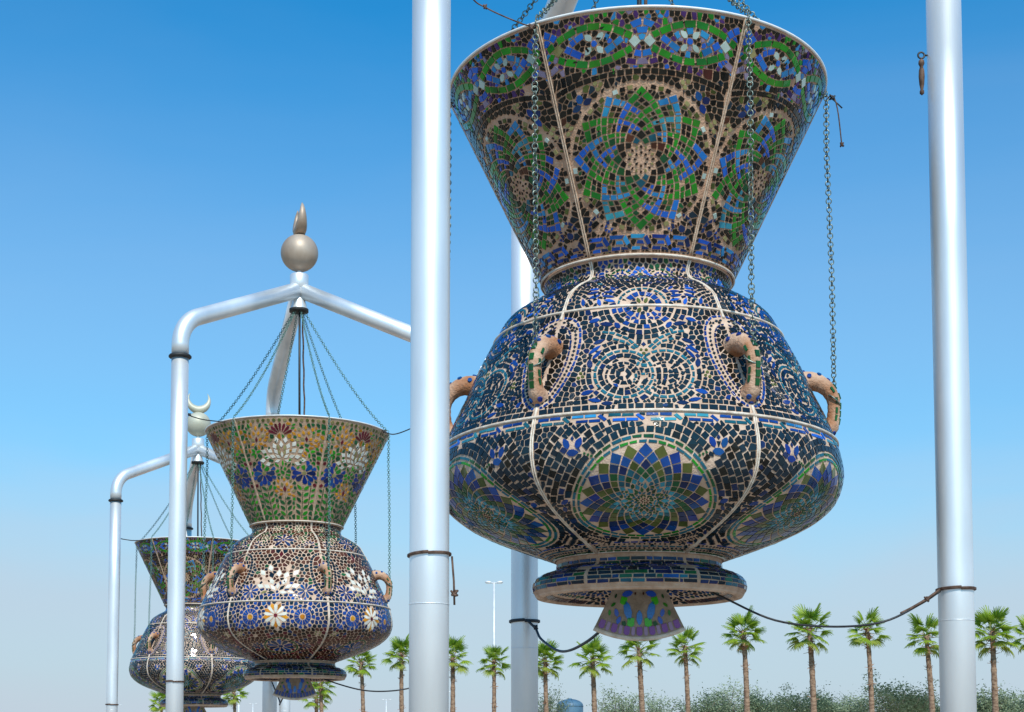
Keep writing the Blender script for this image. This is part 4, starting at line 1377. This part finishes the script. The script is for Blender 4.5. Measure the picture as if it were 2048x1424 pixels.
o = rope('guy_cable', [(L1[0]+.52, L1[1]-.2, 2.96), (L1[0]+.75, L1[1]-.25, 2.84), (L1[0]+1.15, L1[1]-.4, 2.64), (L1[0]+1.6, L1[1]-.6, 2.57), (L1[0]+2.0, L1[1]-.75, 2.60), (xr-.32, yr-.05, 2.76), (xr-.15, yr-.06, 2.87)], .0095, 'cable',
         'black cable sagging from the foot of the nearest lantern to the right post', 'cable',
         [('rope_wrap', wrap(xr, yr, zr, .009, .006, dz=.018), 'wire'), ('knot', knot((xr-.27, yr-.06, 2.80), .028, 1), 'wire')])
mb = MB(); mb.tube([tuple(p) for p in spline([(xr-.50, yr-.09, 2.675), (xr-.40, yr-.08, 2.725), (xr-.27, yr-.06, 2.80), (xr-.15, yr-.06, 2.885)], 14)], .012, 6); mb.build('rope_tail', M['wire'], o)
o = rope('guy_cable', [(L1[0]-.12, L1[1]+.12, 2.95), (L1[0]-.26, L1[1]+.22, 2.68), (L1[0]-.45, L1[1]+.8, 2.52), (.50, 15.2, 2.50), (.32, 16.1, 2.68), (xb+.12, yb-.25, 2.82), (xb+.03, yb-.17, 2.92)], .014, 'cable',
         'black cable hanging between the lantern foot and the back post behind it', 'cable',
         [('rope_wrap', wrap(xb, yb, zb-.02, .012, .004), 'cable'), ('knot', knot((xb+.12, yb-.25, 2.84), .03, 4), 'cable')])
# wires at the rim of the nearest lantern
def rim_pt(loc, az, rr=1.72, z=7.49): return (loc[0]+rr*math.sin(az), loc[1]-rr*math.cos(az), z+loc[2])
a = rim_pt(L1, R(-34.5), 1.73, 7.47)
o = rope('rusty_wire', [a, (a[0]-.10, a[1]-.02, a[2]+.02), (a[0]-.36, a[1]-.1, a[2]+.10), (a[0]-.5, a[1]-.15, a[2]+.19), (xl+.16, yl+.1, 7.80)], .006, 'wire', 'rusty twisted wire from the near left post to the lantern rim', 'wire',
         [('knot', knot((a[0]-.38, a[1]-.1, a[2]+.115), .022, 8), 'wire'), ('knot', knot((a[0], a[1]-.02, a[2]-.02), .03, 9), 'wire')])
a = rim_pt(L1, R(86), 1.73, 7.43)
o = rope('rusty_wire', [a, (a[0]+.06, a[1], a[2]+.02), (a[0]+.10, a[1], a[2]-.12), (a[0]+.13, a[1], a[2]-.42)], .006, 'wire', 'loose wire end dangling from the right edge of the big rim', 'wire',
         [('knot', knot((a[0]+.05, a[1], a[2]+.01), .026, 10), 'cable'), ('knot', knot((a[0]+.132, a[1], a[2]-.43), .024, 12), 'wire')])
mb = MB(); mb.tube([(a[0]+.05, a[1], a[2]), (a[0]+.14, a[1], a[2]-.09)], .007, 6); mb.build('wire_stub', M['cable'], o)
# shackle on the right post
zs = 7.62
mb = MB(); mb.tube([(xr-.205+.028*math.sin(2*PI*i/14), yr, zs-.01+.028*math.cos(2*PI*i/14)) for i in range(14)], .009, 6, closed=True)
mb.tube([(xr-.17, yr, zs-.01), (xr-.14, yr, zs-.01)], .009, 6)
o = mb.build('turnbuckle', M['cable']); tag(o, 'small dark turnbuckle hanging from an eye on the right post', 'turnbuckle')
mb = MB(); mb.lathe([(.004, -.04), (.024, -.06), (.027, -.085), (.016, -.11), (.014, -.115), (.024, -.15), (.027, -.20), (.022, -.27), (.012, -.32), (.02, -.335), (.02, -.355), (.004, -.37)], 12, c=(xr-.205, yr, zs)); mb.build('body', M['wire'], o)
# flowered lantern: wires and cables
xl2, yl2 = post_of(L2, 'left'); xr2, yr2 = post_of(L2, 'right'); xb2, yb2 = post_of(L2, 'back')
a = rim_pt(L2, R(74), 1.72, 7.46)
rope('tie_wire', [a, (a[0]+.25, a[1]+.1, a[2]-.02), (xr2-.15, yr2, 7.50)], .011, 'cable', 'dark wire from the right edge of the flowered rim to the post behind', 'wire', [('knot', knot((a[0]+.03, a[1], a[2]), .035, 5), 'cable')])
a = rim_pt(L2, R(-41), 1.72, 7.46)
rope('tie_wire', [a, (a[0]-.4, a[1]-.3, a[2]+.0), (a[0]-.62, a[1]-.5, a[2]+.10), (xl2+.14, yl2, 7.70)], .010, 'cable', 'dark wire from the tall left post to the left edge of the flowered rim', 'wire', [('knot', knot((a[0]-.55, a[1]-.4, a[2]+.05), .03, 6), 'cable')])
rope('guy_cable', [(L2[0]+.35, L2[1], 2.84), (L2[0]+.65, L2[1]-.1, 2.70), (L2[0]+1.3, L2[1]-.4, 2.52), (L2[0]+1.9, L2[1]-.7, 2.50), (xr2-.15, yr2, 2.62)], .013, 'cable', 'black cable sagging from the foot of the flowered lantern towards the right', 'cable', [('rope_wrap', wrap(xr2, yr2, 2.6, .014), 'cable')])
rope('guy_cable', [(L2[0]-.2, L2[1]+.3, 2.95), (L2[0]-.35, L2[1]+1.2, 2.60), (L2[0]-.62, L2[1]+2.2, 2.33), (xb2+.25, yb2-.3, 2.42), (xb2+.05, yb2-.18, 2.86)], .015, 'cable', 'black cable hanging between the flowered lantern foot and its back post', 'cable', [('rope_wrap', wrap(xb2, yb2, 2.86, .014), 'cable')])
o = wrap(xl2, yl2, 2.6, .010).build('rope_tie', M['wire']); tag(o, 'dark rope ring round the left post of the flowered lantern frame', 'rope')
xl3, yl3 = post_of(L3, 'left')
a = rim_pt(L3, R(-45), 1.72, 7.46)
rope('tie_wire', [a, (a[0]-.35, a[1]-.2, a[2]-.02), (a[0]-.7, a[1]-.3, a[2]+.10), (xl3+.14, yl3, 7.62)], .013, 'cable', 'dark wire from the leftmost post to the rim of the farthest lantern', 'wire')
o = wrap(xl3, yl3, 2.55, .012).build('rope_tie', M['wire']); tag(o, 'dark rope ring round the leftmost post', 'rope')

# ------------------------------------------------------------------ ground
M['sand'] = noise_mat('sand', (.33,.25,.17), (.40,.31,.215), .05, .95, bump=.3, bscale=8)
def disc(name, r, z, mat, cx=0, cy=0, n=64, sx=1, sy=1):
    vs = [(cx, cy, z)]+[(cx+r*sx*math.sin(2*PI*i/n), cy+r*sy*math.cos(2*PI*i/n), z) for i in range(n)]
    o = link(name, mesh(name, vs, [(0, (i+1) % n+1, i+1) for i in range(n)], M[mat])); o['kind'] = 'structure'; return o
disc('ground', 6000, -.012, 'sand')
def plaza_mat():
    m, n, l, p = newmat('plaza_paving')
    tc = n.new('ShaderNodeTexCoord'); br = n.new('ShaderNodeTexBrick')
    br.inputs['Scale'].default_value = 1.0; br.inputs['Brick Width'].default_value = .6; br.inputs['Row Height'].default_value = .6
    br.inputs['Mortar Size'].default_value = .008; br.offset = 0
    br.inputs['Color1'].default_value = (.31, .25, .19, 1); br.inputs['Color2'].default_value = (.35, .285, .22, 1); br.inputs['Mortar'].default_value = (.22, .19, .16, 1)
    l.new(tc.outputs['Object'], br.inputs['Vector']); l.new(br.outputs[0], p.inputs['Base Color']); p.inputs['Roughness'].default_value = .8
    return m
M['plaza'] = plaza_mat()
o = link('pavement', mesh('pavement', [(-26, -12, -.004), (20, -12, -.004), (20, 54, -.004), (-26, 54, -.004)], [(0, 1, 2, 3)], M['plaza'])); o['kind'] = 'structure'

# ------------------------------------------------------------------ palms
def leaf_mat(name, c1, c2, trans=.35, rough=.45, scale=3):
    m, n, l, p = newmat(name)
    oi = n.new('ShaderNodeObjectInfo'); geo = n.new('ShaderNodeNewGeometry')
    add = n.new('ShaderNodeMath'); add.operation = 'ADD'; l.new(geo.outputs['Random Per Island'], add.inputs[0]); l.new(oi.outputs['Random'], add.inputs[1])
    fr = n.new('ShaderNodeMath'); fr.operation = 'FRACT'; l.new(add.outputs[0], fr.inputs[0])
    mix = n.new('ShaderNodeMix'); mix.data_type = 'RGBA'; mix.inputs['A'].default_value = (*c1, 1); mix.inputs['B'].default_value = (*c2, 1)
    l.new(fr.outputs[0], mix.inputs['Factor']); l.new(mix.outputs['Result'], p.inputs['Base Color'])
    p.inputs['Roughness'].default_value = rough
    tr = n.new('ShaderNodeBsdfTranslucent'); l.new(mix.outputs['Result'], tr.inputs['Color'])
    ms = n.new('ShaderNodeMixShader'); ms.inputs[0].default_value = trans
    out = [x for x in n if x.type == 'OUTPUT_MATERIAL'][0]
    l.new(p.outputs[0], ms.inputs[1]); l.new(tr.outputs[0], ms.inputs[2]); l.new(ms.outputs[0], out.inputs['Surface'])
    return m
M['frond'] = leaf_mat('palm_frond', (.16,.31,.02), (.46,.58,.05), .5)
M['frond_old'] = leaf_mat('old_frond', (.30,.38,.05), (.42,.48,.08), .45)
M['petiole'] = noise_mat('petiole', (.20,.24,.06), (.30,.30,.10), 8, .6)
M['trunk'] = noise_mat('palm_trunk', (.14,.075,.045), (.38,.25,.165), 5, .95, bump=.8, bscale=16, stretch=(1, 1, 3))
M['stub'] = noise_mat('frond_stub', (.22,.09,.04), (.42,.23,.12), 9, .9, bump=.5)
def frond_mesh(seed, droop, mat):
    """fan leaf of a washingtonia: petiole along +x, then a folded fan of blades with hanging tips"""
    rg = random.Random(seed); mb = MB()
    Lp = .62*rg.uniform(.85, 1.1); s = .60
    pet = [(Lp*t, 0, -.10*droop*t*t) for t in (0, .35, .7, 1)]
    mb.tube(pet, [.022, .016, .012, .010], 4, mi=1)
    ox, oz = Lp, -.10*droop
    n = 22
    for i in range(n):
        a = R(-112+224*i/(n-1)); e = abs(a)/R(112)
        Lb = s*(1-.28*e*e)*rg.uniform(.82, 1.1); w = .030
        fold = .10*math.cos(i*PI)   # pleats
        segs = 4; vs = []
        px, py, pz = ox, 0, oz
        el = -.18-.25*e*0-.12*droop+rg.uniform(-.06, .06)
        pts = []
        for k in range(segs+1):
            t = k/segs
            bend = el-droop*1.25*max(0, t-.45)**1.2*2.0
            pts.append((px, py, pz))
            st = Lb/segs
            px += math.cos(a)*math.cos(bend)*st; py += math.sin(a)*math.cos(bend)*st*.92; pz += math.sin(bend)*st
        base = len(vs)
        for k, q in enumerate(pts):
            t = k/segs
            ww = w*(.35+1.1*t if t < .5 else max(.0, (1.0-(t-.5)*2)**.7)*.9+.02)
            nx, ny = -math.sin(a), math.cos(a)
            vs += [(q[0]-nx*ww, q[1]-ny*ww, q[2]-.010), (q[0], q[1], q[2]+.012), (q[0]+nx*ww, q[1]+ny*ww, q[2]-.010)]
        fs = []
        for k in range(segs):
            for j in (0, 1): fs.append((k*3+j, k*3+j+1, (k+1)*3+j+1, (k+1)*3+j))
        mb.add(vs, fs, 0)
    return mb.mesh('frond', [M[mat], M['petiole']], True)
FR = [frond_mesh(i, d, 'frond') for i, d in enumerate((.25, .5, .8, 1.1))]+[frond_mesh(9, 1.2, 'frond_old'), frond_mesh(10, .8, 'frond_old')]
def palm(x, y, h, lean, seed, label, sc=1.0, nf=26):
    rg = random.Random(seed)
    root = empty('fan_palm', (x, y, 0), label, 'palm tree', 'fan palms in a row behind the lanterns')
    mb = MB()
    n = 44; pts = []; rd = []
    ph = rg.uniform(0, 6)
    for i in range(n+1):
        t = i/n
        pts.append((lean*(t*t)*.9+.05*math.sin(3*t+ph), .03*math.sin(4*t+ph), h*t))
        rd.append(.135*sc*(1.2-.45*t)*(1+.07*math.sin(i*2.1+ph)+rg.uniform(-.05, .05)))
    mb.tube(pts, rd, 12)
    # rough patches of old leaf bases left on the trunk
    mb.build('trunk', M['trunk'], root)
    top = Vector(pts[-1])
    def tp(t):
        f = t*n; i = min(int(f), n-1); return Vector(pts[i]).lerp(Vector(pts[i+1]), f-i), rd[i]
    st = MB()
    patches = [(rg.uniform(.72, .8), .10, 9), (rg.uniform(.5, .62), .05, 6)] if rg.random() < .7 else [(.75, .06, 7)]
    spots = [(1-.13*k/46*sc*6.0/h*1.3, 1.0) for k in range(46)]
    for c, w_, m_ in patches: spots += [(c+rg.uniform(-w_/4, w_/4), .75) for _ in range(m_)]
    for t, q in spots:
        p, r_ = tp(t); a = rg.uniform(0, 2*PI); L = rg.uniform(.16, .32)*q; el = rg.uniform(-.4, 1.0)
        d = Vector((math.cos(a)*math.cos(el), math.sin(a)*math.cos(el), math.sin(el)))
        b = p+Vector((math.cos(a), math.sin(a), 0))*r_*.6; e = b+d*L; sd = Vector((-math.sin(a), math.cos(a), 0))*.045*q
        u = Vector((0, 0, .03))
        st.add([b-sd, b+sd, b+u, e-sd*.45, e+sd*.45, e+u*.5], [(0, 1, 4, 3), (1, 2, 5, 4), (2, 0, 3, 5), (3, 4, 5)])
    o = st.build('leaf_stubs', M['stub'], root, smooth=False); o['kind'] = 'stuff'
    for k in range(nf):
        u = (k+.5)/nf
        el = R(80)-R(112)*u**.95+rg.uniform(-.14, .14)
        a = k*2.39996+rg.uniform(-.25, .25)
        if u < .3: me = FR[0]
        elif u < .55: me = FR[1]
        elif u < .8: me = FR[2]
        else: me = FR[rg.choice([3, 4, 4, 5])]
        o = link('frond', me, root, tuple(top+Vector((0, 0, -.05-.22*u))))
        q = Matrix.Rotation(a, 4, 'Z') @ Matrix.Rotation(-el, 4, 'Y') @ Matrix.Rotation(rg.uniform(-.5, .5), 4, 'X')
        o.rotation_euler = q.to_euler(); s_ = sc*rg.uniform(.78, 1.05); o.scale = (s_, s_, s_)
    return root
def unproj(px, py, Y):
    """a place at depth Y whose picture position was measured as px, py"""
    v = (1266-py)/3000
    return (px-1024)/3000*(Y*math.cos(PITCH)+0)*1.004, Y*math.tan(PITCH+math.atan(v))+1.6
PALMS = [(2062, 1268, 68, 2066, 'at the right edge of the picture, mostly cut off'), (1985, 1262, 68, 1993, 'right of the near right post'), (1853, 1270, 69, 1864, 'half hidden by the near right post'),
         (1733, 1257, 70, 1743, 'with a tall crown, second left of the right post'), (1617, 1258, 71, 1627, 'third left of the right post, full round crown'),
         (1484, 1262, 73, 1495, 'just right of the large lantern foot and pendant'), (1367, 1292, 77, 1379, 'at the right tip of the lantern pendant'), (1279, 1296, 78, 1285, 'directly below the lantern pendant'),
         (1186, 1315, 80, 1188, 'left of the lantern pendant'), (1092, 1318, 82, 1093, 'just right of the back post'), (986, 1320, 84, 987, 'beside the tall white street lamp'),
         (903, 1310, 87, 906, 'half hidden behind the near left post'), (803, 1306, 88, 806, 'just left of the near left post'), (722, 1322, 88, 726, 'second left of the near left post'),
         (643, 1366, 104, 645, 'under the flowered lantern beside its pendant'), (632, 1392, 108, 632, 'behind the pendant of the flowered lantern'), (322, 1402, 120, 325, 'behind the foot of the farthest lantern'), (470, 1384, 125, 472, 'between the far and the flowered lantern')]
for i, (px, py, Y, bx, w_) in enumerate(PALMS):
    x, z = unproj(px, py, Y)
    xb_ = (bx-1024)/3000*Y
    palm(xb_+.0, Y, z, (x-xb_)*1.0, 100+i, 'fan palm '+w_, sc=1.06*(.88+.22*((i*37) % 10)/10), nf=[24, 28, 22, 19][i % 4])

# ------------------------------------------------------------------ shrubby trees beyond
M['bush'] = leaf_mat('grey_green_leaf', (.15,.20,.10), (.36,.42,.25), .35, .6)
M['bark'] = noise_mat('bark', (.12,.09,.07), (.22,.18,.14), 6, .9)
def tree_meshes(seed, H=4.3, W=3.2, nl=2600, leaf=.14):
    rg = random.Random(seed)
    tr = MB(); tips = []
    tr.tube([(0, 0, 0), (.05, 0, H*.18), (0, .05, H*.3)], [.16, .13, .11], 8)
    for k in range(16):
        a = rg.uniform(0, 2*PI); sp = rg.uniform(.3, 1)
        e = Vector((math.cos(a)*W*.5*sp, math.sin(a)*W*.5*sp, H*rg.uniform(.62, 1.0)*(1.05-.25*sp)))
        s = Vector((0, 0, H*rg.uniform(.2, .3))); m = s.lerp(e, .5)+Vector((rg.uniform(-.2, .2), rg.uniform(-.2, .2), .15))
        tr.tube([s, m, e], [.06, .03, .008], 5); tips += [(s.lerp(e, t), .38) for t in (.45, .65, .85)]+[(e, .45)]
        for j in range(5):
            q = m.lerp(e, rg.random())+Vector((rg.gauss(0, .35), rg.gauss(0, .35), abs(rg.gauss(0, .35))))
            tr.tube([m.lerp(e, .5), q], [.012, .004], 3); tips.append((q, .26))
    v = []; f = []
    for _ in range(nl):
        c, sg = rg.choice(tips)
        p = c+Vector((rg.gauss(0, sg*.8), rg.gauss(0, sg*.8), rg.gauss(0, sg*.6)))
        if p.z < .3: continue
        d = Vector((rg.gauss(0, 1), rg.gauss(0, 1), rg.gauss(0, .7))).normalized(); b = d.orthogonal().normalized()
        L = leaf*rg.uniform(.5, 1.25); o = len(v)
        v += [p-d*L*.5, p-b*L*.24, p+d*L*.5, p+b*L*.24]; f.append((o, o+1, o+2, o+3))
    return tr.mesh('trunk', M['bark']), mesh('foliage', v, f, M['bush'])
TM = [tree_meshes(40+i, nl=n_) for i, n_ in enumerate((9000, 11000, 7500, 4200))]
trg = random.Random(77)
TREES = [(1095, 1392, 96, 3, .75), (1240, 1390, 104, 3, .9), (1310, 1398, 104, 3, 1.0), (1395, 1384, 102, 2, 1.0), (1460, 1376, 104, 3, .9), (1530, 1380, 100, 0, 1.0), (1600, 1388, 96, 1, .95),
         (1655, 1378, 100, 0, .85), (1705, 1392, 96, 1, .9), (1790, 1366, 88, 1, 1.0), (1850, 1384, 92, 0, .95), (1975, 1376, 88, 0, 1.0), (2040, 1384, 90, 1, 1.0), (2000, 1390, 98, 2, .9)]
TL = ['sparse airy shrub tree left of the blue water tank', 'thin see-through shrub tree just right of the water tank', 'sparse shrub tree under the lantern pendant', 'loose grey-green tree between the pendant and the next palm',
      'feathery grey-green tree at the palm right of the lantern foot', 'grey-green tree midway between two palms', 'dense round tree at the foot of the full-crowned palm', 'loose grey-green tree right of the full-crowned palm',
      'dense low tree before the tall-crowned palm', 'tallest bushy tree, left of the near right post', 'bushy tree partly hidden by the near right post', 'bushy tree just right of the near right post', 'dense tree at the right edge of the picture',
      'low thin tree behind the rightmost palms']
for i, ((px, py, Y, k, sc), lab) in enumerate(zip(TREES, TL)):
    x, z = unproj(px, py, Y)
    root = empty('shrub_tree', (x, Y, 0), lab, 'tree', 'grey-green trees along the bottom', rz=trg.uniform(0, 6))
    s = z/3.95
    for nm, me in zip(('trunk', 'foliage'), TM[k]):
        o = link(nm, me, root); o.scale = (s*1.0*sc, s*1.0*sc, s)

# ------------------------------------------------------------------ street lamps
M['lamppole'] = noise_mat('lamp_pole', (.62,.64,.66), (.74,.75,.76), 3, .45, metal=.2)
M['lampglass'] = noise_mat('lamp_lens', (.5,.5,.48), (.6,.6,.58), 3, .2)
def lamp(px, py, Y, label, r=.09, W=1.2):
    x, z = unproj(px, py, Y)
    root = empty('street_lamp', (x, Y, 0), label, 'street lamp', 'street lamps beyond the palms')
    mb = MB(); mb.tube([(0, 0, 0), (0, 0, z*.5), (0, 0, z)], [r*1.3, r, r*.7], 12); mb.build('pole', M['lamppole'], root)
    for sx in (-1, 1):
        mb = MB(); mb.tube([(0, 0, z-.12), (sx*W*.18, 0, z-.03)], .035, 8); 
        mb.tube([(sx*W*.14, 0, z-.03), (sx*W*.22, 0, z-.02), (sx*W*.42, 0, z+.0), (sx*W*.5, 0, z+.01)], [.05, .085, .09, .03], 10)
        h = mb.build('lamp_head', M['lamppole'], root)
        mb = MB(); mb.box((sx*W*.33, 0, z-.095), (W*.22, .14, .02)); mb.build('lens', M['lampglass'], h, smooth=False)
lamp(988, 1164, 98, 'tall white street lamp with two flat heads, left of the back post')
lamp(773, 1399, 330, 'tiny far street lamp between two palms left of the near post', .13, 2.4)
lamp(507, 1407, 380, 'tiny far street lamp below the flowered lantern at left', .13, 2.4)
lamp(904, 1383, 300, 'thin far street lamp just right of the near left post', .13, 1.6)
lamp(236, 1410, 380, 'tiny far street lamp beside the leftmost post', .12, 2.4)
x, z = unproj(479, 1372, 190)
o = empty('flag_pole', (x, 190, 0), 'plain white pole rising under the gap between the two far lanterns', 'pole')
mb = MB(); mb.tube([(0, 0, 0), (0, 0, z)], [.14, .11], 12); mb.build('pole', M['lamppole'], o)
mb = MB(); mb.lathe([(.0, z), (.13, z), (.10, z+.12), (.0, z+.15)], 12); mb.build('cap', M['lamppole'], o)

# ------------------------------------------------------------------ water tank
M['tank'] = noise_mat('tank_blue', (.06,.13,.20), (.09,.18,.26), 1.5, .5, bump=.1)
x, z = unproj(1140, 1398, 140)
root = empty('water_tank', (x, 140, 0), 'blue domed water tank seen behind the sparse trees', 'water tank')
mb = MB(); rt = 1.22
mb.lathe([(rt, 0), (rt, z-.62)]+[(rt*math.cos(PI/2*i/8), z-.62+.58*math.sin(PI/2*i/8)) for i in range(1, 9)], 36); mb.build('tank_body', M['tank'], root)
for k in range(8):
    a = PI*k/4+.2
    mb = MB(); mb.tube([((rt+.01)*math.cos(a)*math.cos(PI/2*i/8), (rt+.01)*math.sin(a)*math.cos(PI/2*i/8), z-.61+.59*math.sin(PI/2*i/8)) for i in range(9)], .028, 5); mb.build('rib', M['tank'], root)
for zz_ in (z-.66, z-1.4): torus(rt+.01, .035, 40, 6, zz_).build('hoop', M['tank'], root)
mb = MB(); mb.lathe([(.16, z-.06), (.16, z+.05), (.0, z+.09)], 16); mb.build('cap', M['tank'], root)
